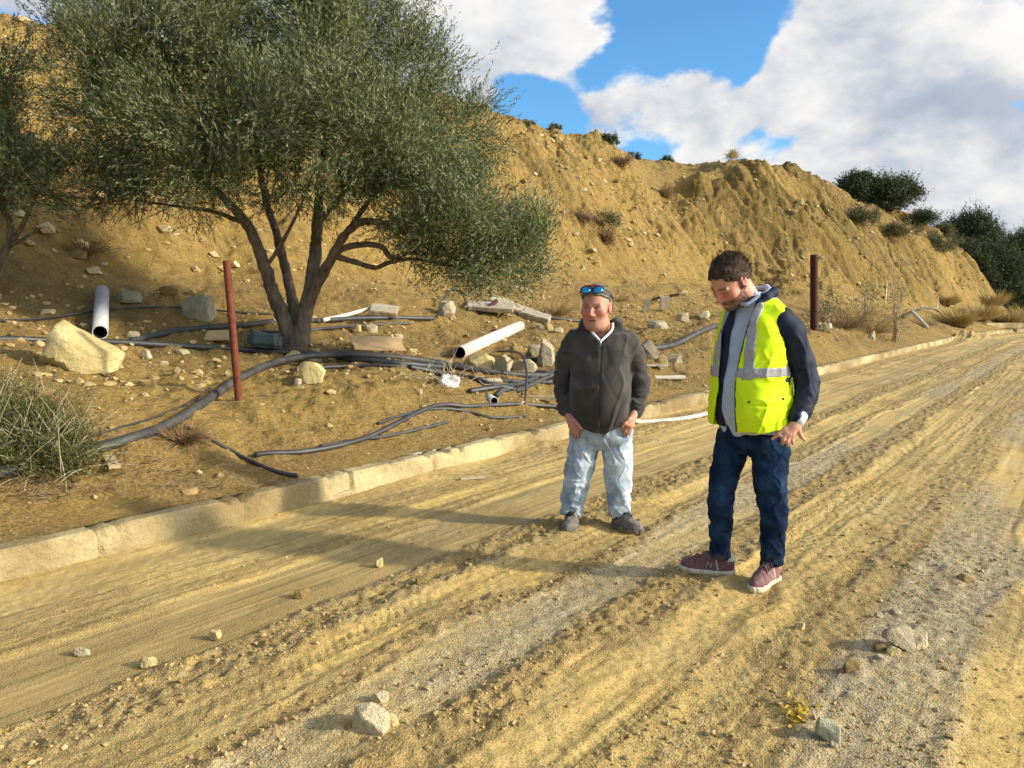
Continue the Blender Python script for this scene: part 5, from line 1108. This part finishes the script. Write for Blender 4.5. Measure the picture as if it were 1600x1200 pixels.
def person_hoodie():
    b = pix(935, 822); b.z = 0.0; t = empty('person', b, -math.atan2(b.x, b.y)); tag(t, 'stocky man in charcoal zip hoodie and pale jeans with both hands in his pockets', 'person', 'two men standing on the road')
    k = 1.0; phi = R(6); hd = Head((-.032, -.050, 1.525), R(17), R(5), 0, 1.15)
    lev = [(.66, .012, 0, .196, .16), (.74, .010, -.01, .202, .170), (.85, .005, -.025, .206, .182), (1.0, .0, -.025, .204, .185), (1.14, .002, -.012, .200, .165), (1.25, .005, .0, .195, .14), (1.33, .004, .012, .178, .115), (1.39, 0, .015, .10, .095), (1.43, -.005, .01, .085, .085)]
    armL = [(-.184, .0, 1.296, .075), (-.232, .01, 1.185, .075), (-.262, .045, 1.02, .066), (-.262, .03, .95, .064), (-.232, -.03, .845, .052), (-.222, -.055, .805, .043)]
    armR = [(.184, .0, 1.296, .075), (.232, .01, 1.185, .075), (.278, .045, 1.02, .066), (.280, .03, .95, .064), (.252, -.03, .86, .054), (.240, -.05, .818, .044)]
    legL = [(-.088, .0, .66, .112), (-.128, -.01, .45, .101), (-.158, -.015, .315, .088), (-.178, .0, .2, .080), (-.190, .0, .095, .077)]
    legR = [(.112, .0, .66, .112), (.130, -.01, .45, .100), (.136, -.015, .315, .087), (.138, .0, .2, .079), (.142, .0, .088, .077)]
    S = Field((-.40, -.30, 0.03), (.42, .26, 1.72), .0044); hd.carve(S, .010)
    S.cone(hd.w(0, -.022, -.05), (0, .015, 1.34), .068, .085, .03); S.loft(lev[:7], phi, .03, -.03); S.chain(armL, .03, 'add', -.024); S.chain(armR, .03, 'add', -.024); S.chain(legL, .03, 'add', -.024); S.chain(legR, .03, 'add', -.024)
    for q in (legL[-1], legR[-1]): S.cone((q[0], .0, .12), (q[0]+(-.015 if q[0] < 0 else .04), -.09, .045), .032, .022, .02)
    # hands slipped into the front pockets, thumbs outside
    hand(S, (-.215, -.07, .80), (-.185, -.118, .735), [((-.152, -.136, .735), (-.135, -.135, .70), (-.125, -.118, .665)), ((-.167, -.140, .722), (-.152, -.138, .68), (-.142, -.12, .645)), ((-.184, -.136, .715), (-.170, -.132, .675), (-.16, -.115, .64)), ((-.200, -.125, .718), (-.188, -.12, .685), (-.18, -.105, .655))], ((-.168, -.132, .765), (-.140, -.158, .735), (-.118, -.166, .712)))
    hand(S, (.235, -.06, .82), (.205, -.115, .75), [((.172, -.132, .75), (.155, -.132, .715), (.145, -.115, .68)), ((.187, -.138, .737), (.172, -.135, .695), (.162, -.118, .66)), ((.204, -.136, .728), (.19, -.13, .69), (.18, -.112, .655)), ((.22, -.125, .732), (.208, -.12, .70), (.2, -.105, .67))], ((.195, -.134, .775), (.168, -.152, .752), (.150, -.155, .732)))
    body = solid('body', S, PM['skin'], t, lambda V: hd.paint(V, (.50, .225, .14), (.54, .16, .11), .3, (.34, .25, .22), (.16, .10, .075), (.36, .12, .10)))
    hd.hair('hair', t, (.10, .085, .075), (.34, .32, .30), lambda s_, f_, u_: np.maximum(np.minimum(.056-u_ + np.maximum(f_-.02, 0)*.45, np.maximum(.0-u_-.0, f_+.005)), np.maximum(-.055-u_, f_-.078)), 21, .010, .5, 6000, .014)
    # hoodie
    S = Field((-.40, -.32, .60), (.42, .28, 1.52), .0055); S.loft(lev[:-1], phi, .03)
    for A_ in (armL, armR): S.chain(A_[:2], .05); S.chain(A_[1:], .014)
    S.cone((-.15, .01, 1.30), (-.06, .03, 1.385), .06, .055, .05); S.cone((.15, .01, 1.30), (.06, .03, 1.385), .06, .055, .05)
    for q in (-1, 1):     # hood lying round the neck
        S.chain([(q*.082, -.065, 1.325, .018), (q*.118, -.01, 1.395, .028), (q*.108, .06, 1.415, .036), (0, .105, 1.385, .05)], .02)
    S.cone((0, -.10, 1.375), (0, .015, 1.44), .062, .085, .012, 'sub'); S.cone((-.01, -.17, 1.315), (0, -.05, 1.42), .008, .072, .012, 'sub')
    for q, cf_ in ((armL[-1], armL[-2]), (armR[-1], armR[-2])): S.cone(lerp(q[:3], cf_[:3], .1), lerp(q[:3], cf_[:3], .75), .046, .049, .004)
    S.cut(lambda x, y, z: (.685+.10*np.clip(np.abs(x-.005)/.2, 0, 1)**2 - z + 0*y - .2*(np.abs(x) > .205)*(z > .78)).astype(np.float32))
    def rip(x, y, z):
        arm = sstep(np.abs(x-.005), .20, .235)*(z < 1.22); low = sstep(-z, -1.0, -.84); n = noise3(x*8, y*8, z*34+3*noise3(x*7, y*7, z*6, 2), 51); fold = (1-np.abs(n))**2-.4; tors = (1-np.abs(noise3((x-np.sign(x)*z*.35)*13, y*8, z*4.5, 53)))**3-.3
        pit = np.exp(-((np.abs(x)-.17)/.05)**2-((z-1.12)/.14)**2)
        return -(.012*arm*low*fold + .006*arm*fold + .010*(1-arm)*tors*(1+1.4*pit) + .005*noise3(x*9, y*9, z*7, 55)) + .006*np.clip(1-np.abs(noise3((x+np.sign(x)*z*.5)*8, y*7, z*6, 57))*4, 0, 1)*(.4+arm) - .004*np.exp(-((z-.715)/.01)**2)*0 + .004*np.exp(-((z-(.722+.10*np.clip(np.abs(x-.005)/.2, 0, 1)**2))/.006)**2)*(1-arm) + .005*np.exp(-((x+.002+.004*np.sin(z*9))/.006)**2)*(y < -.05) + .005*(1-arm)*(y < -.06)*np.exp(-((np.abs(x-.005)-(.085+.35*(z-.74)))/.007)**2)*band(z, .73, .88, .01)
    S.ripple(rip); solid('hoodie', S, PM['hoodie'], t, lambda V: np.tile(np.array([[.062, .053, .046]]), (len(V), 1))*(1+.25*fbm3(V[:, 0]*12, V[:, 1]*12, V[:, 2]*12, 2, 8)[:, None])*np.where(V[:, 2] > 1.36, .7, 1)[:, None])
    # pale zip edge at the open neck, zip down the front, pull tab
    ps = []
    V3 = [(-.078, -.058, 1.42), (-.072, -.085, 1.385), (-.048, -.115, 1.352), (-.022, -.138, 1.325), (-.004, -.150, 1.305)]; ps.append(spline([(*q, .0085) for q in V3], 14)); V4 = [(.080, -.050, 1.42), (.078, -.082, 1.385), (.054, -.112, 1.352), (.024, -.138, 1.325), (.004, -.150, 1.305)]; ps.append(spline([(*q, .0085) for q in V4], 14))
    V, Fq = tubes(ps, 8); link('collar_edge', poly_mesh('collar_edge', V, Fq), PM['white'], t)
    V, Fq = tubes([[(0, -.156, 1.312, .006), (0, -.160, 1.298, .007), (.001, -.165, 1.275, .005)]], 8); link('zip_pull', poly_mesh('zip_pull', V, Fq), PM['metal'], t)
    denim(t, [(.56, .014, 0, .12, .10), (.62, .014, 0, .20, .135), (.70, .012, 0, .208, .15), (.80, .01, -.01, .19, .16), (.88, .005, -.01, .17, .15)], phi, [legL, legR], (.24, .31, .38), (.56, .63, .68), 61)
    V, Fq = tubes([[( .02, -.158, .70, .0035), (.03, -.166, .675, .004), (.018, -.163, .655, .003)], [(.02, -.158, .70, .003), (.010, -.163, .672, .003)]], 6); link('drawstring', poly_mesh('drawstring', V, Fq), PM['stud'], t)
    shoe(t, 'muddy grey trekking shoe pointing at the viewer', (-.178, .055), R(188), .285, (.16, .145, .125), 1, 1); shoe(t, 'muddy grey trekking shoe turned outwards', (.110, .05), R(141), .285, (.16, .14, .12), 1, -1)
    # sunglasses pushed up on the head
    g = None; ps, pl, pr = [], [], []
    for q in (-1, 1):
        c = hd.w(q*.036, .066, .108); bm = bmesh.new(); rings = []
        for rr, dz in ((0, .004), (.6, .003), (1, 0)):
            rings.append([bm.verts.new(tuple(hd.w(q*.036+rr*.031*math.cos(a), .078+dz-.006*(rr*math.cos(a))**2 - .020*(rr*math.sin(a)), .112+rr*.019*math.sin(a)+.0)) ) for a in np.linspace(0, 6.2832, 25)[:-1]])
        for p_, q_ in zip(rings[:-1], rings[1:]):
            for i in range(24): bm.faces.new((p_[i], p_[(i+1) % 24], q_[(i+1) % 24], q_[i]))
        bmesh.ops.remove_doubles(bm, verts=bm.verts, dist=1e-5); bmesh.ops.solidify(bm, geom=bm.faces[:], thickness=.002); me = bpy.data.meshes.new('lens'); bm.to_mesh(me); bm.free(); me.polygons.foreach_set('use_smooth', np.ones(len(me.polygons), bool)); pl.append(me)
        ps.append([(*hd.w(q*.036+.0325*math.cos(a), .078-.006*math.cos(a)**2-.021*math.sin(a), .112+.0205*math.sin(a)), .0032) for a in np.linspace(0, 6.2832, 25)])
        ps.append(spline([(*hd.w(q*.067, .070, .112), .004), (*hd.w(q*.088, .02, .09), .004), (*hd.w(q*.092, -.03, .05), .004)], 10))
    pr = [spline([(*hd.w(-.008, .070, .124), .0045), (*hd.w(0, .068, .127), .005), (*hd.w(.008, .070, .124), .0045)], 6), spline([(*hd.w(-.055, .062, .130), .0042), (*hd.w(-.02, .062, .1345), .0046), (*hd.w(.02, .062, .1345), .0046), (*hd.w(.055, .062, .130), .0042)], 12)]
    V, Fq = tubes(ps, 7); g = link('sunglasses', poly_mesh('sunglasses', V, Fq), PM['frame'], t); g['label'] = 'sunglasses with blue mirror lenses pushed up on the head'
    for me in pl: link('lens', me, PM['lens'], g)
    V, Fq = tubes(pr, 7); link('bridge', poly_mesh('bridge', V, Fq), PM['redfr'], g)
    return t

def person_vest():
    b = pix(1165, 905); b.z = 0.0; b = at_depth(1165, 905, b.y); b.z = 0; t = empty('person', b, -math.atan2(b.x, b.y)); tag(t, 'bearded man in yellow reflective vest over navy jacket, looking down, hand on hip', 'person', 'two men standing on the road')
    X = lambda px: (px-1165)*.00345
    Z = lambda py: (905-py)*.0036
    ZF = lambda py: Z(py) + (1.55-Z(py))*.036          # height of something on the chest, nearer the viewer than the heels
    phi = R(42); fw = np.array([-math.sin(phi), -math.cos(phi), 0]); lf = np.array([math.cos(phi), -math.sin(phi), 0])
    hd = Head((-.126, -.090, 1.668), R(46), R(40), R(-5), 1.10)
    lev = [(.78, .012, .0, .178, .135), (.86, .012, -.005, .182, .148), (.96, .003, -.01, .180, .165), (1.1, -.004, -.01, .182, .165), (1.24, -.006, .0, .186, .150), (1.36, -.006, .005, .186, .135), (1.46, -.006, .01, .170, .112), (1.53, -.008, .012, .126, .09), (1.58, -.016, .01, .082, .075), (1.61, -.024, .005, .068, .066)]
    armL = [(.140, -.080, 1.466, .074), (.188, -.078, 1.41, .072), (.250, -.035, 1.24, .064), (.279, -.01, 1.14, .063), (.280, -.05, 1.06, .057), (.256, -.110, .985, .047), (.243, -.140, .953, .040)]
    armR = [(-.11, .13, 1.45, .072), (-.125, .17, 1.35, .066), (-.085, .22, 1.17, .058), (-.03, .20, 1.05, .05), (.02, .15, .98, .042)]
    legL = [(-.082, .035, .80, .100), (X(1127), .0, Z(742), .079), (X(1122), -.03, Z(777), .068), (X(1124), -.005, Z(820), .060), (X(1124), .005, Z(868), .058)]
    legR = [(.104, -.025, .80, .102), (X(1198), -.06, Z(742), .087), (X(1204), -.065, Z(785), .072), (X(1206), -.02, Z(830), .062), (X(1204), .0, Z(872), .058)]
    S = Field((-.42, -.34, 0.03), (.42, .32, 1.88), .0044); hd.carve(S, .0)
    S.cone(hd.w(0, -.035, -.035), (-.012, .008, 1.53), .064, .072, .03); S.loft(lev[:8], phi, .03, -.038); S.chain(armL, .03, 'add', -.02); S.chain(armR, .03, 'add', -.018); S.chain(legL, .03, 'add', -.02); S.chain(legR, .03, 'add', -.02)
    S.cone((legL[-1][0]+.01, .03, .14), (legL[-1][0]-.10, .02, .045), .032, .022, .02); S.cone((legR[-1][0], .0, .14), (.10, -.08, .045), .032, .022, .02)
    O = np.array([-.020, .004, .043]); f3 = lambda *p: tuple(tuple(np.array(q)+O) for q in p)
    hand(S, np.array((.262, -.150, .895))+O, np.array((.215, -.178, .842))+O,
         [f3((.190, -.190, .852), (.160, -.202, .824), (.132, -.200, .800)), f3((.200, -.196, .832), (.186, -.208, .800), (.184, -.196, .776)), f3((.216, -.196, .822), (.207, -.206, .790), (.209, -.192, .768)), f3((.234, -.190, .822), (.231, -.198, .794), (.236, -.184, .774))],
         f3((.262, -.168, .848), (.274, -.172, .818), (.292, -.166, .798)), .0108, .007)
    S.cone((.02, .15, .98), (.03, .16, .90), .035, .03, .02)
    for q in range(4): S.cone((.01+.016*q, .165, .90), (.01+.017*q, .165, .845), .0095, .0085, .004); S.cone((.01+.017*q, .165, .845), (.01+.017*q, .15, .815), .0085, .008, .004)
    S.cone((.0, .16, .93), (-.02, .16, .88), .012, .010, .006)
    body = solid('body', S, PM['skin'], t, lambda V: hd.paint(V, (.56, .27, .18), (.60, .20, .14), .7, (.075, .056, .048), (.04, .025, .02), (.38, .13, .11), True)); hd.stubble(body, t, (.085, .065, .055), 4200, 3)
    hd.hair('hair', t, (.034, .020, .013), (.13, .095, .072), lambda s_, f_, u_: np.maximum(np.minimum(.080-u_ - np.maximum(.075-f_, 0)*.55 - .02*np.abs(s_/.07)*(np.abs(s_) > .05), np.maximum(-.005-u_, f_+.002)), np.maximum(-.072-u_, f_-.10)), 31, .008, .42, 9000, .020)
    op_sh = np.array([(470, 1138, 1168), (500, 1135, 1158), (530, 1131, 1150), (560, 1127, 1145), (600, 1122, 1140), (640, 1121, 1142), (660, 1125, 1144), (682, 1129, 1147)], float)
    op_v = np.array([(440, 1132, 1196), (455, 1128, 1187), (470, 1122, 1173), (490, 1116, 1163), (530, 1115, 1152), (560, 1114, 1146), (600, 1113, 1141), (640, 1111, 1142.5), (685, 1107, 1146)], float)
    def opening(tab, dy=0.0):
        zz = ZF(tab[:, 0])[::-1]; l_ = X(tab[:, 1])[::-1]; r_ = X(tab[:, 2])[::-1]
        def fn(x, y, z):        # positive inside the gap at the front
            L_, R_ = np.interp(z, zz, l_), np.interp(z, zz, r_); g = np.minimum(np.minimum(x-L_, R_-x), -.02-y+.0*z); return g.astype(np.float32)
        return fn
    # shirt
    S = Field((-.30, -.30, .78), (.36, .30, 1.66), .0055); S.loft(lev, phi, .02, .004); S.cut(lambda x, y, z: (.842+.012*np.sin((x+.05)*16)-z+0*y).astype(np.float32))
    S.chain([(-0.034, -.108, 1.548, .009), (0.026, -.078, 1.588, .011), (0.074, -.005, 1.625, .012), (0.059, .065, 1.64, .016), (-0.026, .085, 1.63, .016)], .012); S.chain([(-0.046, -.105, 1.545, .012), (-0.096, -.075, 1.56, .013), (-0.121, -.02, 1.585, .013)], .012)
    S.cone(hd.w(0, -.03, -.02), (-.018, .0, 1.565), .070, .058, .008, 'sub'); S.ripple(lambda x, y, z: .006*noise3(x*14, y*14, z*5, 71) + .005*noise3((x+z*.5)*20, y*20, z*9, 72)); solid('shirt', S, PM['shirt'], t, lambda V: np.tile(np.array([[.40, .47, .56]]), (len(V), 1))*(1+.08*fbm3(V[:, 0]*20, V[:, 1]*20, V[:, 2]*20, 2, 5)[:, None]))
    # navy jacket with standing collar
    J = Field((-.32, -.34, .80), (.42, .34, 1.70), .0055); J.loft(lev[:9], phi, .03, .014); J.chain(armL[:2], .035); J.chain(armR[:2], .035); J.chain(armL[1:], .014); J.chain(armR[1:], .014); J.cone((.08, -.05, 1.49), (.025, -.01, 1.56), .06, .05, .04); J.cone((-.085, .08, 1.47), (-.035, .04, 1.55), .06, .05, .04)
    J.chain([(0.004, -.115, 1.54, .016), (0.059, -.075, 1.585, .02), (0.099, -.005, 1.615, .021), (0.079, .075, 1.63, .021), (-0.006, .11, 1.625, .02), (-0.086, .07, 1.60, .018), (-0.116, .0, 1.565, .016), (-0.111, -.06, 1.52, .014)], .02); J.cone(hd.w(0, -.03, 0), (-.012, .01, 1.55), .072, .068, .008, 'sub')
    g1 = opening(op_sh); J.cut(lambda x, y, z: np.where(np.broadcast_to(z, np.broadcast(x, y, z).shape) > 1.56, -1, g1(x, y, z)+0*(x+y+z)).astype(np.float32)); J.cut(lambda x, y, z: (.885-z+0*x+0*y).astype(np.float32))
    for a_ in (armL,): J.cone(lerp(a_[-1][:3], a_[-2][:3], .0), lerp(a_[-1][:3], a_[-2][:3], .9), .044, .050, .006)
    def rip(x, y, z):
        arm = sstep(x, .14, .19); n = noise3(x*8+1, y*8, z*24+3*noise3(x*7, y*7, z*6, 5), 75); fold = (1-np.abs(n))**2-.4; lo_ = np.exp(-((z-1.10)/.10)**2) + np.exp(-((z-.96)/.06)**2); lng = (1-np.abs(noise3((x+.25*z)*18, y*14, z*4, 76)))**3-.3
        return -(.011*arm*lo_*fold + .009*arm*lng + .004*noise3(x*10, y*10, z*8, 77))
    J.ripple(rip); solid('jacket', J, PM['navy'], t, lambda V: np.tile(np.array([[.010, .014, .034]]), (len(V), 1))*(1+.35*fbm3(V[:, 0]*9, V[:, 1]*9, V[:, 2]*9, 2, 8)[:, None]))
    # vest
    Wv = Field((-.34, -.36, .78), (.40, .36, 1.66), .0055); wl = [(z, cx, cy, a_+.004+.030*sstep(-z, -1.15, -.85), b_+.004+.018*sstep(-z, -1.15, -.85)) for z, cx, cy, a_, b_ in lev[1:8]]; wl[0] = (.82,)+wl[0][1:]
    Wv.loft(wl, phi, .03, .024); Wv.cone((.09, -.06, 1.485), (.03, -.01, 1.56), .062, .05, .04); Wv.cone((-.10, .085, 1.46), (-.045, .04, 1.55), .062, .05, .04); Wv.cone((.118, -.075, 1.478), (.035, -.01, 1.555), .070, .052, .03)
    arm2 = [tuple(np.array(p[:3])+np.array([.022, -.006, -.0]))+(p[3],) for p in armL]
    Wv.chain(armL[1:5], .008, 'sub', .017); Wv.cone(arm2[0][:3], arm2[1][:3], .078, .084, .008, 'sub') if False else None
    Wv.chain([(.225, -.10, 1.455, .085), (.240, -.06, 1.3, .080)], .008, 'sub'); Wv.chain(armR, .008, 'sub', .012); Wv.cone(hd.w(0, -.03, 0), (-.012, .01, 1.54), .096, .096, .008, 'sub')
    g2 = opening(op_v); Wv.cut(lambda x, y, z: (g2(x, y, z)+0*(x+y+z)).astype(np.float32)); hem = lambda x, y: np.interp(x, [-.22, X(1145), X(1190), X(1237), X(1262)], [.890, .866, .872, .918, .895])
    Wv.cut(lambda x, y, z: (hem(x, y)-z+0*y).astype(np.float32))
    Wv.ripple(lambda x, y, z: .0045*noise3(x*10, y*10, z*6, 81) - .008*((1-np.abs(noise3((x-z*.35)*13, y*9, (z+x*.3)*8, 82)))**3-.3) - .005*((1-np.abs(noise3((x+z*.6)*9, y*9, (z-x*.5)*16, 83)))**4-.2) + .007*np.exp(-((z-(ZF(628)-.06*(x-X(1190))))/.004)**2)*band(x, X(1156), X(1218), .004)*(y < 0) + .005*np.exp(-((z-(ZF(602)-.05*(x-X(1200))))/.004)**2)*band(x, X(1190), X(1222), .004)*(y < 0))
    shell = lambda W_: W_
    solid('reflective_vest', Wv, PM['vest'], t, lambda V: np.tile(np.array([[.62, .82, .008]]), (len(V), 1)))
    c_, s_ = math.cos(phi), math.sin(phi)
    St = Wv.copy(.0035)
    def bands(x, y, z):
        lat = (x-.012)*c_-y*s_; vert = np.minimum(.026-np.abs(np.abs(lat)-.112+.10*np.clip(z-1.3, 0, 1)), z-1.15); horiz = .026-np.abs(z-(ZF(578)+.03*(x-X(1180)))); return (-np.maximum(vert+0*z, horiz+0*y)).astype(np.float32)
    St.cut(bands); solid('reflective_strip', St, PM['strip'], t, None)
    ps = []                                                                  # dark piping along the front edge of the vest
    for py in range(478, 676, 6):
        z = ZF(py); x = float(np.interp(py, op_v[:, 0], op_v[:, 2]))*1.0; x = X(x)-.002; i = int(round((x+.008-Wv.lo[0])/Wv.h)); kz = int(round((z-Wv.lo[2])/Wv.h)); col_ = Wv.F[min(max(i, 0), Wv.n[0]-1), :, min(max(kz, 0), Wv.n[2]-1)]; j = np.nonzero(col_ < 0)[0]
        if len(j): ps.append((x, float(Wv.ax[1][j[0]])+.004, z, .0042))
    if len(ps) > 4: V, Fq = tubes([spline(ps, 60)], 6); link('zip', poly_mesh('zip', V, Fq), PM['stud'], t)
    for px, py in ((1162, 622), (1211, 618)):                               # pocket studs
        x, z = X(px), ZF(py); i = int(round((x-Wv.lo[0])/Wv.h)); kz = int(round((z-Wv.lo[2])/Wv.h)); j = np.nonzero(Wv.F[i, :, kz] < 0)[0]; y = float(Wv.ax[1][j[0]]) if len(j) else -.18
        bm = bmesh.new(); bmesh.ops.create_uvsphere(bm, u_segments=14, v_segments=8, radius=.0085); bmesh.ops.scale(bm, vec=(1, .6, 1), verts=bm.verts); bmesh.ops.translate(bm, vec=(x, y-.001, z), verts=bm.verts); me = bpy.data.meshes.new('stud'); bm.to_mesh(me); bm.free(); link('stud', me, PM['stud'], t)
    S = Field((.18, -.21, .90), (.32, -.06, 1.01), .004); S.cone(lerp(armL[-1][:3], armL[-2][:3], -.28), lerp(armL[-1][:3], armL[-2][:3], .3), .036, .041, .004); solid('shirt_cuff', S, PM['shirt'], t, lambda V: np.tile(np.array([[.55, .58, .62]]), (len(V), 1)))
    denim(t, [(.725, .012, .0, .12, .09), (.77, .012, .0, .176, .122), (.83, .012, .0, .178, .142), (.94, .008, -.005, .168, .152)], R(30), [legL, legR], (.004, .012, .034), (.020, .052, .105), 91)
    shoe(t, 'mauve running shoe in side view', (X(1146), .03), R(272), .305, (.17, .085, .085), 0, 1, 0.004); shoe(t, 'mauve running shoe pointing towards the viewer', (X(1210)+.015, .045), R(207), .29, (.20, .105, .10), 0, -1)
    return t
person_hoodie(); person_vest()
